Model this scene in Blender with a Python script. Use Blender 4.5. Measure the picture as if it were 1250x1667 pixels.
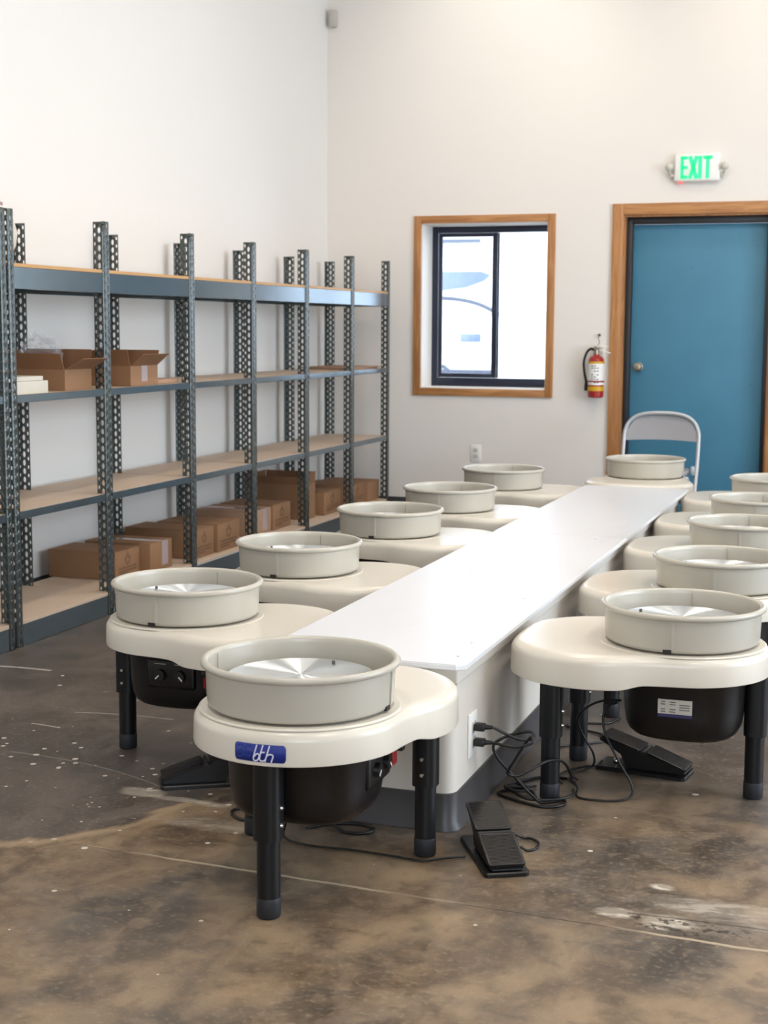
import bpy, bmesh, math, random
from mathutils import Vector, Matrix
random.seed(7)
PI = math.pi
for o in list(bpy.data.objects): bpy.data.objects.remove(o)
scene = bpy.context.scene
COL = scene.collection

# ------------------------------------------------------------------ camera
YAW, PITCH, ROLL, FPX = math.radians(18.802), math.radians(7.134), math.radians(0.334), 2400.0
cam = bpy.data.cameras.new('camera'); camo = bpy.data.objects.new('camera', cam); COL.objects.link(camo)
fw = Vector((-math.sin(YAW)*math.cos(PITCH), math.cos(YAW)*math.cos(PITCH), -math.sin(PITCH)))
rt = Vector((math.cos(YAW), math.sin(YAW), 0)); up = rt.cross(fw)
r2 = rt*math.cos(ROLL)+up*math.sin(ROLL); u2 = -rt*math.sin(ROLL)+up*math.cos(ROLL)
M = Matrix((r2, u2, -fw)).transposed().to_4x4(); M.translation = Vector((0, 0, 1.30))
camo.matrix_world = M
cam.sensor_fit = 'VERTICAL'; cam.sensor_height = 36.0; cam.lens = FPX/1667*36.0
cam.clip_start = 0.05; cam.clip_end = 200
cam.dof.use_dof = True; cam.dof.focus_distance = 4.1; cam.dof.aperture_fstop = 7.0
scene.camera = camo

# ------------------------------------------------------------------ world, sun, lights, exposure
w = bpy.data.worlds.new('sky'); scene.world = w; w.use_nodes = True
bg = w.node_tree.nodes['Background']; bg.inputs[0].default_value = (0.80, 0.89, 1.0, 1); bg.inputs[1].default_value = 6.5
def light(name, kind, loc, target, energy, color, **k):
    l = bpy.data.lights.new(name, kind); o = bpy.data.objects.new(name, l); COL.objects.link(o)
    o.location = loc; o.rotation_euler = (Vector(target)-Vector(loc)).to_track_quat('-Z', 'Y').to_euler()
    l.energy = energy; l.color = color
    for a, b in k.items(): setattr(l, a, b)
    return o
light('sun', 'SUN', (0, 0, 20), (-2, 10, 0), 3.0, (1.0, 0.96, 0.9), angle=0.01)
WARM = (1.0, 0.89, 0.77); COOL = (0.72, 0.86, 1.0)
# added area lights as daylight fill, set in unseen openings right and behind camera
light('daylight_fill_right', 'AREA', (4.28, 5.2, 1.9), (-3, 5.6, 1.2), 185, COOL, shape='RECTANGLE', size=4.2, size_y=2.6)
light('daylight_fill_front', 'AREA', (1.2, -2.75, 1.9), (-1.0, 6, 1.4), 45, COOL, shape='RECTANGLE', size=3.2, size_y=2.2)
LAMPS = [(-1.6, 2.0), (0.6, 2.0), (-1.6, 4.6), (0.6, 4.6), (-1.6, 7.2), (0.6, 7.2), (2.9, 3.3), (2.9, 7.0)]
for x, y in LAMPS:
    light('ceiling_lamp_light', 'AREA', (x, y, 4.10), (x, y, 0), 28, WARM, shape='DISK', size=0.34)
light('wall_wash_light', 'SPOT', (-2.35, 8.55, 4.25), (-2.55, 9.96, 3.15), 70, (1.0, 0.93, 0.84), spot_size=math.radians(75), spot_blend=1.0, shadow_soft_size=0.08)
light('sign_wash_light', 'SPOT', (-0.55, 8.75, 4.25), (-1.2, 9.96, 2.3), 60, (1.0, 0.86, 0.70), spot_size=math.radians(90), spot_blend=1.0, shadow_soft_size=0.05)
scene.view_settings.view_transform = 'Standard'; scene.view_settings.look = 'None'
scene.view_settings.exposure = -0.20; scene.view_settings.gamma = 1.0; scene.view_settings.use_curve_mapping = False

# ------------------------------------------------------------------ materials
def srgb(r, g, b):
    return tuple(((c/255)/12.92 if c/255 <= 0.04045 else ((c/255+0.055)/1.055)**2.4) for c in (r, g, b))+(1,)
class NT:
    def __init__(s, name):
        s.m = bpy.data.materials.new(name); s.m.use_nodes = True; s.t = s.m.node_tree
        s.b = s.t.nodes['Principled BSDF']
    def n(s, typ, **k):
        nd = s.t.nodes.new('ShaderNode'+typ)
        for a, b in k.items():
            if a.startswith('i_'):
                key = a[2:].replace('_', ' ')
                nd.inputs[int(key) if key.isdigit() else key].default_value = b
            else: setattr(nd, a, b)
        return nd
    def l(s, a, b): s.t.links.new(a, b)
    def math(s, op, a, b=None, c=None, clamp=False):
        nd = s.t.nodes.new('ShaderNodeMath'); nd.operation = op; nd.use_clamp = clamp
        for i, v in enumerate((a, b, c)):
            if v is None: continue
            if isinstance(v, (int, float)): nd.inputs[i].default_value = v
            else: s.l(v, nd.inputs[i])
        return nd.outputs[0]
    def mix(s, f, a, b):
        nd = s.t.nodes.new('ShaderNodeMix'); nd.data_type = 'RGBA'
        for i, v in ((0, f), (6, a), (7, b)):
            if isinstance(v, (int, float, tuple)): nd.inputs[i].default_value = v
            else: s.l(v, nd.inputs[i])
        return nd.outputs[2]
    def ss(s, v, lo, hi):
        nd = s.t.nodes.new('ShaderNodeMapRange'); nd.interpolation_type = 'SMOOTHSTEP'
        s.l(v, nd.inputs[0]); nd.inputs[1].default_value = lo; nd.inputs[2].default_value = hi
        return nd.outputs[0]
def simple(name, col, rough=0.5, metal=0.0, var=0.06, scale=12, bump=0.0, bscale=60, coat=0.0, spec=0.5):
    t = NT(name); tc = t.n('TexCoord'); nz = t.n('TexNoise', i_Scale=scale, i_Detail=4.0)
    t.l(tc.outputs['Object'], nz.inputs['Vector'])
    dark = tuple(c*(1-var) for c in col[:3])+(1,); lite = tuple(min(1, c*(1+var)) for c in col[:3])+(1,)
    t.l(t.mix(nz.outputs[0], dark, lite), t.b.inputs['Base Color'])
    t.b.inputs['Roughness'].default_value = rough; t.b.inputs['Metallic'].default_value = metal
    t.b.inputs['Coat Weight'].default_value = coat; t.b.inputs['Specular IOR Level'].default_value = spec
    if bump:
        n2 = t.n('TexNoise', i_Scale=bscale, i_Detail=3.0); t.l(tc.outputs['Object'], n2.inputs['Vector'])
        bp = t.n('Bump', i_Strength=bump, i_Distance=0.002); t.l(n2.outputs[0], bp.inputs['Height']); t.l(bp.outputs[0], t.b.inputs['Normal'])
    return t.m
def emit(name, col, s):
    t = NT(name); t.b.inputs['Base Color'].default_value = col
    t.b.inputs['Emission Color'].default_value = col; t.b.inputs['Emission Strength'].default_value = s
    return t.m
def wood(name, c1, c2, axis, rough=0.45, scale=1.0):
    t = NT(name); tc = t.n('TexCoord'); mp = t.n('Mapping')
    sc = [26*scale]*3; sc[axis] = 1.8*scale; mp.inputs['Scale'].default_value = sc
    t.l(tc.outputs['Object'], mp.inputs[0]); nz = t.n('TexNoise', i_Scale=1.6, i_Detail=6.0, i_Distortion=0.8); t.l(mp.outputs[0], nz.inputs['Vector'])
    f = t.ss(nz.outputs[0], 0.3, 0.7); t.l(t.mix(f, c1, c2), t.b.inputs['Base Color'])
    t.b.inputs['Roughness'].default_value = rough
    return t.m
M_wall = simple('painted_drywall', srgb(232, 229, 224), 0.75, var=0.012, scale=1.5, bump=0.15, bscale=180)
M_wallback = simple('painted_drywall_cream', srgb(231, 225, 218), 0.72, var=0.012, scale=1.5, bump=0.15, bscale=180)
M_ceil = simple('ceiling_paint', srgb(225, 222, 216), 0.85)
M_reveal = simple('reveal_paint', srgb(240, 236, 230), 0.6, var=0.01)
M_trimz = wood('honey_wood_upright', srgb(160, 106, 60), srgb(192, 138, 86), 2)
M_trimx = wood('honey_wood_level', srgb(160, 106, 60), srgb(192, 138, 86), 0)
M_blackframe = simple('black_frame_paint', srgb(34, 33, 36), 0.4)
M_winframe = simple('dark_aluminium', srgb(46, 50, 66), 0.35, 0.4)
M_plasticW = simple('cream_plastic', srgb(220, 212, 198), 0.24, var=0.02, scale=6, spec=0.5)
M_pan = simple('putty_plastic', srgb(188, 182, 169), 0.24, var=0.02, scale=6)
M_panline = simple('pan_joint_line', srgb(150, 144, 132), 0.5)
M_pannotch = simple('notch_black', srgb(30, 26, 22), 0.6)
M_black = simple('black_steel_paint', srgb(17, 18, 20), 0.42, spec=0.35, var=0.1)
M_blackpl = simple('black_moulded_plastic', srgb(18, 15, 15), 0.36, spec=0.4, var=0.1, bump=0.2, bscale=200)
M_rubber = simple('grey_black_rubber', srgb(34, 36, 41), 0.55)
M_chrome = simple('bright_screw_metal', srgb(215, 215, 212), 0.22, 1.0)
M_red = simple('red_plastic', srgb(150, 22, 24), 0.35)
M_white = simple('white_plastic', srgb(238, 236, 232), 0.4, var=0.01)
M_pedal = simple('pedal_black', srgb(16, 16, 17), 0.35, var=0.1)
M_cord = simple('cord_black', srgb(20, 19, 19), 0.45)
M_cove = simple('grey_vinyl_cove', srgb(70, 68, 69), 0.42, var=0.08, scale=5)
M_post = simple('grey_green_shelf_paint', srgb(92, 99, 98), 0.28, 0.65, var=0.14, scale=30)
M_beam = simple('grey_blue_beam_paint', srgb(108, 122, 130), 0.20, 0.7, var=0.14, scale=14)
M_board = simple('particle_board', srgb(206, 184, 162), 0.55, var=0.10, scale=90)
M_boardtop = simple('varnished_board', srgb(196, 150, 98), 0.5, var=0.08, scale=40)
M_label = simple('label_silver', srgb(200, 195, 184), 0.4)
M_ink = simple('label_ink', srgb(84, 80, 74), 0.6)
M_purple = simple('label_purple', srgb(48, 42, 92), 0.5)
M_blue = simple('sticker_blue', srgb(22, 44, 132), 0.35, var=0.04)
M_bluefaint = simple('sticker_faint_blue', srgb(36, 62, 146), 0.35)
M_letter = simple('sticker_white', srgb(225, 224, 240), 0.4)
M_chair = simple('grey_chair_paint', srgb(152, 150, 152), 0.42, 0.0, var=0.03)
M_chairtube = simple('pale_chair_tube', srgb(186, 188, 192), 0.32, 0.3)
M_yellow = simple('label_yellow', srgb(214, 166, 30), 0.5)
M_extred = simple('extinguisher_red', srgb(160, 24, 24), 0.3, coat=0.4)
M_knob = simple('antique_brass', srgb(160, 148, 130), 0.3, 0.9)
M_exit = emit('exit_green', (0.02, 0.70, 0.22, 1), 1.25)
M_lampface = emit('ceiling_lamp_face', (1.0, 0.85, 0.66, 1), 6.0)
M_car = simple('white_car_paint', srgb(238, 240, 242), 0.25, coat=0.6, var=0.01)
M_carglass = simple('car_glass', srgb(96, 112, 146), 0.1, spec=0.8)
M_tyre = simple('car_tyre', srgb(80, 86, 100), 0.7)
M_siding = simple('outside_siding', srgb(235, 238, 242), 0.7, var=0.03)
M_ground = simple('outside_ground', srgb(226, 228, 232), 0.8, var=0.05, scale=2)
M_jar = simple('pale_ceramic', srgb(214, 206, 192), 0.5)
M_pink = simple('pinkish_clay', srgb(168, 132, 130), 0.6)

def cardboard(name, c):
    t = NT(name); tc = t.n('TexCoord'); nz = t.n('TexNoise', i_Scale=6.0, i_Detail=5.0); t.l(tc.outputs['Object'], nz.inputs[0])
    wv = t.n('TexWave', i_Scale=90.0, i_Distortion=0.3); wv.bands_direction = 'Z'; t.l(tc.outputs['Object'], wv.inputs[0])
    a = t.mix(nz.outputs[0], tuple(v*0.85 for v in c[:3])+(1,), tuple(v*1.1 for v in c[:3])+(1,))
    t.l(t.mix(t.math('MULTIPLY', wv.outputs['Fac'], 0.06), a, tuple(v*0.7 for v in c[:3])+(1,)), t.b.inputs['Base Color'])
    t.b.inputs['Roughness'].default_value = 0.75
    return t.m
M_card = cardboard('cardboard', srgb(148, 111, 80)); M_cardin = cardboard('cardboard_inside', srgb(136, 97, 67))
M_cardlite = cardboard('pale_cardboard', srgb(172, 138, 112))
M_print = simple('box_print_ink', srgb(112, 84, 62), 0.7)
M_tape = simple('packing_tape', srgb(178, 160, 158), 0.2, coat=0.5)

def glass_mat(name, tint, rough=0.0):
    t = NT(name); t.b.inputs['Base Color'].default_value = tint; t.b.inputs['Roughness'].default_value = rough
    t.b.inputs['Transmission Weight'].default_value = 1.0; t.b.inputs['IOR'].default_value = 1.45
    return t.m
def thin_glass(name):
    t = NT(name); t.t.nodes.remove(t.b); out = t.t.nodes['Material Output']
    tr = t.n('BsdfTransparent'); tr.inputs[0].default_value = (0.96, 0.98, 1, 1)
    gl = t.n('BsdfGlossy'); gl.inputs['Roughness'].default_value = 0.02
    fr = t.n('Fresnel', i_IOR=1.35); mx = t.n('MixShader')
    t.l(fr.outputs[0], mx.inputs[0]); t.l(tr.outputs[0], mx.inputs[1]); t.l(gl.outputs[0], mx.inputs[2]); t.l(mx.outputs[0], out.inputs[0])
    return t.m
M_glass = thin_glass('window_glass')
def bag_mat():
    t = NT('clear_plastic_film'); out = t.t.nodes['Material Output']
    tr = t.n('BsdfTransparent'); mx = t.n('MixShader'); mx.inputs[0].default_value = 0.14
    t.b.inputs['Base Color'].default_value = (0.85, 0.87, 0.92, 1); t.b.inputs['Roughness'].default_value = 0.12
    t.l(tr.outputs[0], mx.inputs[1]); t.l(t.b.outputs[0], mx.inputs[2]); t.l(mx.outputs[0], out.inputs[0])
    return t.m
M_bag = bag_mat()
def disc_mat():     # lathe-turned aluminium wheel head: circular brushing
    t = NT('turned_aluminium'); tc = t.n('TexCoord')
    t.b.inputs['Base Color'].default_value = (0.83, 0.86, 0.88, 1); t.b.inputs['Metallic'].default_value = 1.0
    t.b.inputs['Roughness'].default_value = 0.30; t.b.inputs['Anisotropic'].default_value = 1.0; t.b.inputs['Anisotropic Rotation'].default_value = 0.25
    tg = t.n('Tangent', direction_type='RADIAL', axis='Z'); t.l(tg.outputs[0], t.b.inputs['Tangent'])
    return t.m
M_disc = disc_mat()
def table_mat():
    t = NT('white_laminate'); tc = t.n('TexCoord'); mp = t.n('Mapping'); mp.inputs['Scale'].default_value = (1.2, 0.5, 1)
    t.l(tc.outputs['Object'], mp.inputs[0]); nz = t.n('TexNoise', i_Scale=3.5, i_Detail=7.0, i_Distortion=1.4); t.l(mp.outputs[0], nz.inputs[0])
    f = t.ss(nz.outputs[0], 0.52, 0.75)
    t.l(t.mix(t.math('MULTIPLY', f, 0.16), srgb(228, 229, 233), srgb(196, 198, 208)), t.b.inputs['Base Color'])
    t.l(t.math('ADD', t.math('MULTIPLY', nz.outputs[0], 0.10), 0.27), t.b.inputs['Roughness'])
    t.b.inputs['Specular IOR Level'].default_value = 0.6; t.b.inputs['Coat Weight'].default_value = 0.3; t.b.inputs['Coat Roughness'].default_value = 0.3
    return t.m
M_table = table_mat()
M_boxwall = simple('bench_wall_paint', srgb(214, 207, 197), 0.5, var=0.03, scale=4)

def door_mat():
    t = NT('teal_blue_door_paint'); tc = t.n('TexCoord'); nz = t.n('TexNoise', i_Scale=3.0, i_Detail=6.0); t.l(tc.outputs['Object'], nz.inputs[0])
    c = t.mix(nz.outputs[0], srgb(60, 116, 144), srgb(76, 137, 164))
    vo = t.n('TexVoronoi', i_Scale=9.0); t.l(tc.outputs['Object'], vo.inputs[0])
    f = t.math('LESS_THAN', vo.outputs['Distance'], 0.04)
    t.l(t.mix(t.math('MULTIPLY', f, 0.6), c, srgb(30, 60, 80)), t.b.inputs['Base Color']); t.b.inputs['Roughness'].default_value = 0.5
    return t.m
M_door = door_mat()

def floor_mat():
    t = NT('stained_concrete'); ge = t.n('NewGeometry'); P = ge.outputs['Position']
    sx = t.n('SeparateXYZ'); t.l(P, sx.inputs[0]); X, Y = sx.outputs[0], sx.outputs[1]
    def noise(scale, det=5, dist=0.0, stretch=None):
        nd = t.n('TexNoise', i_Scale=scale, i_Detail=float(det), i_Distortion=dist)
        if stretch:
            mp = t.n('Mapping'); mp.inputs['Scale'].default_value = stretch; t.l(P, mp.inputs[0]); t.l(mp.outputs[0], nd.inputs[0])
        else: t.l(P, nd.inputs[0])
        return nd.outputs[0]
    big = noise(1.7, 5, 0.5, (1.2, 1.0, 1)); mid = noise(4.5, 9, 0.7, (1.3, 1.0, 1)); mott = noise(19, 8, 0.4); fine = noise(70, 4); vfine = noise(260, 2)
    brown = t.mix(t.ss(mid, 0.3, 0.72), srgb(97, 80, 63), srgb(156, 132, 104))
    grey = t.mix(t.ss(mid, 0.3, 0.7), srgb(70, 63, 57), srgb(104, 95, 86))
    base = t.mix(t.ss(big, 0.42, 0.62), brown, grey)
    # the dark, sealed area on the left of the wheels
    def ell(cx, cy, rx, ry, wob=0.3, nz=mid):
        dx = t.math('DIVIDE', t.math('SUBTRACT', X, cx), rx); dy = t.math('DIVIDE', t.math('SUBTRACT', Y, cy), ry)
        d = t.math('SQRT', t.math('ADD', t.math('MULTIPLY', dx, dx), t.math('MULTIPLY', dy, dy)))
        return t.math('ADD', d, t.math('MULTIPLY', t.math('SUBTRACT', nz, 0.5), wob))
    base = t.mix(t.math('MULTIPLY', t.ss(mott, 0.5, 0.7), 0.35), base, srgb(150, 130, 106))
    base = t.mix(t.math('MULTIPLY', t.ss(mott, 0.5, 0.3), 0.4), base, srgb(70, 60, 52))
    d1 = ell(-2.35, 3.75, 0.60, 0.72, 0.22)
    dark = t.math('MAXIMUM', t.ss(d1, 1.03, 0.98), t.math('MULTIPLY', t.ss(t.math('ADD', Y, t.math('MULTIPLY', mid, 0.1)), 3.11, 3.14), t.ss(X, -2.15, -2.25)))
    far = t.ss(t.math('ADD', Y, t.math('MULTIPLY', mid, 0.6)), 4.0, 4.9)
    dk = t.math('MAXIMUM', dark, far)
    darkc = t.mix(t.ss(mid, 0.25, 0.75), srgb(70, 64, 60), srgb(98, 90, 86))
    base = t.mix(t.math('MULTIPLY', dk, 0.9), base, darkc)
    rim = t.math('MULTIPLY', t.math('MULTIPLY', t.ss(t.math('ABSOLUTE', t.math('SUBTRACT', d1, 1.04)), 0.05, 0.0), t.math('MULTIPLY', t.ss(X, -2.3, -2.05), t.ss(Y, 3.7, 3.5))), 0.55)
    base = t.mix(rim, base, srgb(176, 154, 124))
    # fine sand grain
    base = t.mix(t.math('MULTIPLY', t.ss(fine, 0.5, 0.75), 0.35), base, srgb(176, 152, 124))
    base = t.mix(t.math('MULTIPLY', t.ss(vfine, 0.5, 0.8), 0.35), base, srgb(60, 50, 42))
    # clay drips
    vo = t.n('TexVoronoi', i_Scale=22.0, i_Randomness=1.0); mp = t.n('Mapping'); mp.inputs['Scale'].default_value = (1, 1, 0.0); t.l(P, mp.inputs[0]); t.l(mp.outputs[0], vo.inputs[0])
    sz = t.math('MULTIPLY', t.math('ADD', t.ss(noise(1.7, 2), 0.35, 0.65), 0.25), 0.17)
    spot = t.math('LESS_THAN', vo.outputs['Distance'], sz)
    sr = t.n('SeparateColor'); t.l(vo.outputs['Color'], sr.inputs[0])
    keep = t.math('MAXIMUM', t.math('MULTIPLY', t.math('GREATER_THAN', sr.outputs[0], 0.40), t.ss(ell(-2.1, 4.0, 0.65, 0.9, 0.2), 1.1, 0.8)), t.math('GREATER_THAN', sr.outputs[1], 0.94))
    base = t.mix(t.math('MULTIPLY', t.math('MULTIPLY', spot, keep), 0.9), base, srgb(215, 206, 194))
    # white clay smears
    sm = t.ss(noise(16, 5, 1.0, (0.6, 1.6, 1)), 0.5, 0.62)
    for cx, cy, rx, ry, a in ((-1.93, 3.585, 0.075, 0.04, 1.0), (-1.80, 3.56, 0.10, 0.02, 0.7), (-1.62, 3.40, 0.16, 0.05, 0.4), (-1.70, 3.55, 0.05, 0.02, 0.8),
                              (-0.41, 3.155, 0.06, 0.045, 1.0), (-0.52, 3.17, 0.05, 0.03, 0.9), (-0.30, 3.27, 0.22, 0.05, 0.45), (-0.45, 3.36, 0.03, 0.02, 1.0), (-0.30, 3.2, 0.2, 0.08, 0.25)):
        m = t.math('MULTIPLY', t.ss(ell(cx, cy, rx, ry, 0.8, noise(22, 4)), 1.2, 0.6), t.math('MULTIPLY', t.math('ADD', t.math('MULTIPLY', sm, 0.6), 0.4), a))
        base = t.mix(m, base, srgb(206, 196, 180))
    # drag marks near the racks: long thin arcs
    def arc(cx, cy, r, wd, x0, x1, a):
        dx = t.math('SUBTRACT', X, cx); dy = t.math('SUBTRACT', Y, cy)
        d = t.math('SQRT', t.math('ADD', t.math('MULTIPLY', dx, dx), t.math('MULTIPLY', dy, dy)))
        m = t.ss(t.math('ABSOLUTE', t.math('SUBTRACT', d, r)), wd, wd*0.4)
        m = t.math('MULTIPLY', m, t.math('MULTIPLY', t.math('GREATER_THAN', X, x0), t.math('LESS_THAN', X, x1)))
        m = t.math('MULTIPLY', m, t.math('GREATER_THAN', Y, cy))
        return t.math('MULTIPLY', m, a)
    for a in ((-3.05, 3.6, 1.185, 0.012, -3.3, -2.96, 0.9), (-2.7, 3.2, 0.91, 0.006, -2.62, -2.50, 0.6), (-2.3, 3.3, 1.01, 0.006, -2.56, -2.2, 0.45), (-2.5, 2.6, 1.2, 0.004, -2.5, -1.9, 0.3)):
        base = t.mix(arc(*a), base, srgb(196, 190, 184))
    # slab joint with chips
    wob = t.math('MULTIPLY', t.math('SUBTRACT', noise(7, 4), 0.5), 0.02)
    def joint(y0, slope, x0, x1, wd):
        d = t.math('ABSOLUTE', t.math('SUBTRACT', t.math('ADD', Y, wob), t.math('ADD', t.math('MULTIPLY', X, slope), y0)))
        return t.math('MULTIPLY', t.ss(d, wd, wd*0.35), t.math('MULTIPLY', t.math('GREATER_THAN', X, x0), t.math('LESS_THAN', X, x1)))
    jl = joint(3.062, -0.048, -1.86, 3.0, 0.0075); jd = joint(3.060, -0.048, -1.9, 3.0, 0.003)
    lite = t.ss(noise(2.3, 3), 0.35, 0.55)
    base = t.mix(t.math('MULTIPLY', jl, t.math('MULTIPLY', lite, 0.85)), base, srgb(196, 178, 150))
    base = t.mix(t.math('MULTIPLY', jd, t.math('SUBTRACT', 1.0, t.math('MULTIPLY', lite, 0.8))), base, srgb(48, 38, 30))
    j2 = joint(3.19, 0.02, -0.5, 3.0, 0.005)
    base = t.mix(t.math('MULTIPLY', j2, 0.7), base, srgb(58, 48, 40))
    chips = t.math('MULTIPLY', t.ss(noise(45, 5), 0.52, 0.6), t.ss(ell(-0.36, 3.14, 0.16, 0.05, 0.9, noise(18, 4)), 1.15, 0.7))
    base = t.mix(t.math('MULTIPLY', chips, 0.8), base, srgb(52, 42, 34))
    t.l(base, t.b.inputs['Base Color'])
    rg = t.math('ADD', t.math('MULTIPLY', mid, 0.24), 0.22)
    rg = t.math('ADD', rg, t.math('MULTIPLY', t.ss(fine, 0.45, 0.7), 0.12))
    t.l(rg, t.b.inputs['Roughness']); t.b.inputs['Specular IOR Level'].default_value = 0.42
    bp = t.n('Bump', i_Strength=0.22, i_Distance=0.003); t.l(t.math('SUBTRACT', t.math('ADD', fine, t.math('MULTIPLY', mid, 0.8)), t.math('MULTIPLY', jd, 1.0)), bp.inputs['Height']); t.l(bp.outputs[0], t.b.inputs['Normal'])
    return t.m
M_floor = floor_mat()

# ------------------------------------------------------------------ mesh helpers
class MB:
    def __init__(s): s.bm = bmesh.new()
    def box(s, lo, hi, bev=0.0, seg=2, mat=None):
        c = [(a+b)/2 for a, b in zip(lo, hi)]; d = [abs(b-a) for a, b in zip(lo, hi)]
        m = Matrix.Translation(c) @ Matrix.Diagonal((*d, 1))
        if mat is not None: m = mat @ m
        r = bmesh.ops.create_cube(s.bm, size=1.0, matrix=m)
        if bev:
            es = list({e for v in r['verts'] for e in v.link_edges})
            bmesh.ops.bevel(s.bm, geom=es, offset=bev, segments=seg, affect='EDGES', profile=0.5)
        return s
    def cyl(s, p0, p1, r0, r1=None, n=24):
        r1 = r0 if r1 is None else r1
        p0, p1 = Vector(p0), Vector(p1); d = p1-p0
        q = Vector((0, 0, 1)).rotation_difference(d.normalized()).to_matrix().to_4x4()
        bmesh.ops.create_cone(s.bm, cap_ends=True, segments=n, radius1=r0, radius2=r1, depth=d.length, matrix=Matrix.Translation((p0+p1)/2) @ q)
        return s
    def sph(s, c, r, sc=(1, 1, 1)):
        bmesh.ops.create_uvsphere(s.bm, u_segments=20, v_segments=12, radius=r, matrix=Matrix.Translation(c) @ Matrix.Diagonal((*sc, 1)))
        return s
    def lathe(s, prof, c=(0, 0, 0), n=64, close=False):
        rings = []
        for r, z in prof:
            if r < 1e-6: rings.append([s.bm.verts.new((c[0], c[1], c[2]+z))])
            else: rings.append([s.bm.verts.new((c[0]+r*math.cos(2*PI*i/n), c[1]+r*math.sin(2*PI*i/n), c[2]+z)) for i in range(n)])
        if close: rings.append(rings[0])
        for a, b in zip(rings, rings[1:]):
            for i in range(n):
                j = (i+1) % n
                if len(a) == 1 and len(b) == 1: continue
                if len(a) == 1: s.bm.faces.new((a[0], b[i], b[j]))
                elif len(b) == 1: s.bm.faces.new((a[i], b[0], a[j]))
                else: s.bm.faces.new((a[i], b[i], b[j], a[j]))
        return s
    def loft(s, loops, cap0=True, cap1=True):
        R = [[s.bm.verts.new(p) for p in L] for L in loops]; n = len(R[0])
        for a, b in zip(R, R[1:]):
            for i in range(n):
                j = (i+1) % n; s.bm.faces.new((a[i], a[j], b[j], b[i]))
        if cap0: s.bm.faces.new(list(reversed(R[0])))
        if cap1: s.bm.faces.new(R[-1])
        return s
    def prism(s, pts, axis, a, b):      # polygon pts (2-D) swept along an axis
        def P(p, h):
            q = [p[0], p[1]]; q.insert(axis, h); return q
        return s.loft([[P(p, a) for p in pts], [P(p, b) for p in pts]])
    def tube(s, pts, r, n=10, closed=False, smooth=6):
        P = [Vector(p) for p in pts]
        if smooth:
            Q = []; N = len(P)
            rng = N if closed else N-1
            for i in range(rng):
                g = (lambda k: P[k % N]) if closed else (lambda k: P[min(max(k, 0), N-1)])
                a, b, c, d = g(i-1), g(i), g(i+1), g(i+2)
                for k in range(smooth):
                    u = k/smooth
                    Q.append(0.5*((2*b)+(c-a)*u+(2*a-5*b+4*c-d)*u*u+(3*b-a-3*c+d)*u**3))
            if not closed: Q.append(P[-1])
            P = Q
        rings = []; N = len(P); prev = None
        for i, p in enumerate(P):
            t = (P[(i+1) % N]-P[i-1]) if closed else (P[min(i+1, N-1)]-P[max(i-1, 0)])
            if t.length < 1e-9: t = Vector((0, 0, 1))
            t.normalize()
            if prev is None: u = t.orthogonal().normalized()
            else:
                u = prev-t*prev.dot(t)
                u = u.normalized() if u.length > 1e-6 else t.orthogonal().normalized()
            prev = u; v = t.cross(u)
            rr = r[i*len(r)//N] if isinstance(r, (list, tuple)) else r
            rings.append([s.bm.verts.new(p+(u*math.cos(2*PI*k/n)+v*math.sin(2*PI*k/n))*rr) for k in range(n)])
        if closed: rings.append(rings[0])
        for a, b in zip(rings, rings[1:]):
            for k in range(n):
                s.bm.faces.new((a[k], a[(k+1) % n], b[(k+1) % n], b[k]))
        if not closed:
            s.bm.faces.new(list(reversed(rings[0]))); s.bm.faces.new(rings[-1])
        return s
    def quad(s, pts): s.bm.faces.new([s.bm.verts.new(p) for p in pts]); return s
    def xf(s, m): bmesh.ops.transform(s.bm, matrix=m, verts=s.bm.verts); return s
    def build(s, name, mat, parent=None, angle=35, solid=0.0, fixn=True):
        if fixn: bmesh.ops.recalc_face_normals(s.bm, faces=s.bm.faces)
        me = bpy.data.meshes.new(name); s.bm.to_mesh(me); s.bm.free(); me.materials.append(mat)
        me.polygons.foreach_set('use_smooth', [True]*len(me.polygons)); me.set_sharp_from_angle(angle=math.radians(angle))
        o = bpy.data.objects.new(name, me); COL.objects.link(o)
        if solid:
            md = o.modifiers.new('thickness', 'SOLIDIFY'); md.thickness = solid; md.offset = 0
        if parent is not None: o.parent = parent
        return o
def tag(o, label=None, cat=None, group=None, kind=None):
    if label: o['label'] = label
    if cat: o['category'] = cat
    if group: o['group'] = group
    if kind: o['kind'] = kind
    return o
def empty(name, loc, rz=0.0):
    o = bpy.data.objects.new(name, None); COL.objects.link(o); o.location = loc; o.rotation_euler = (0, 0, rz); o.empty_display_size = 0.1
    return o
def copy_tree(o, parent=None):
    c = o.copy(); COL.objects.link(c)
    if parent is not None: c.parent = parent
    for ch in [k for k in list(bpy.data.objects) if k.parent == o]: copy_tree(ch, c)
    return c
def struct(o): o['kind'] = 'structure'; return o

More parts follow.
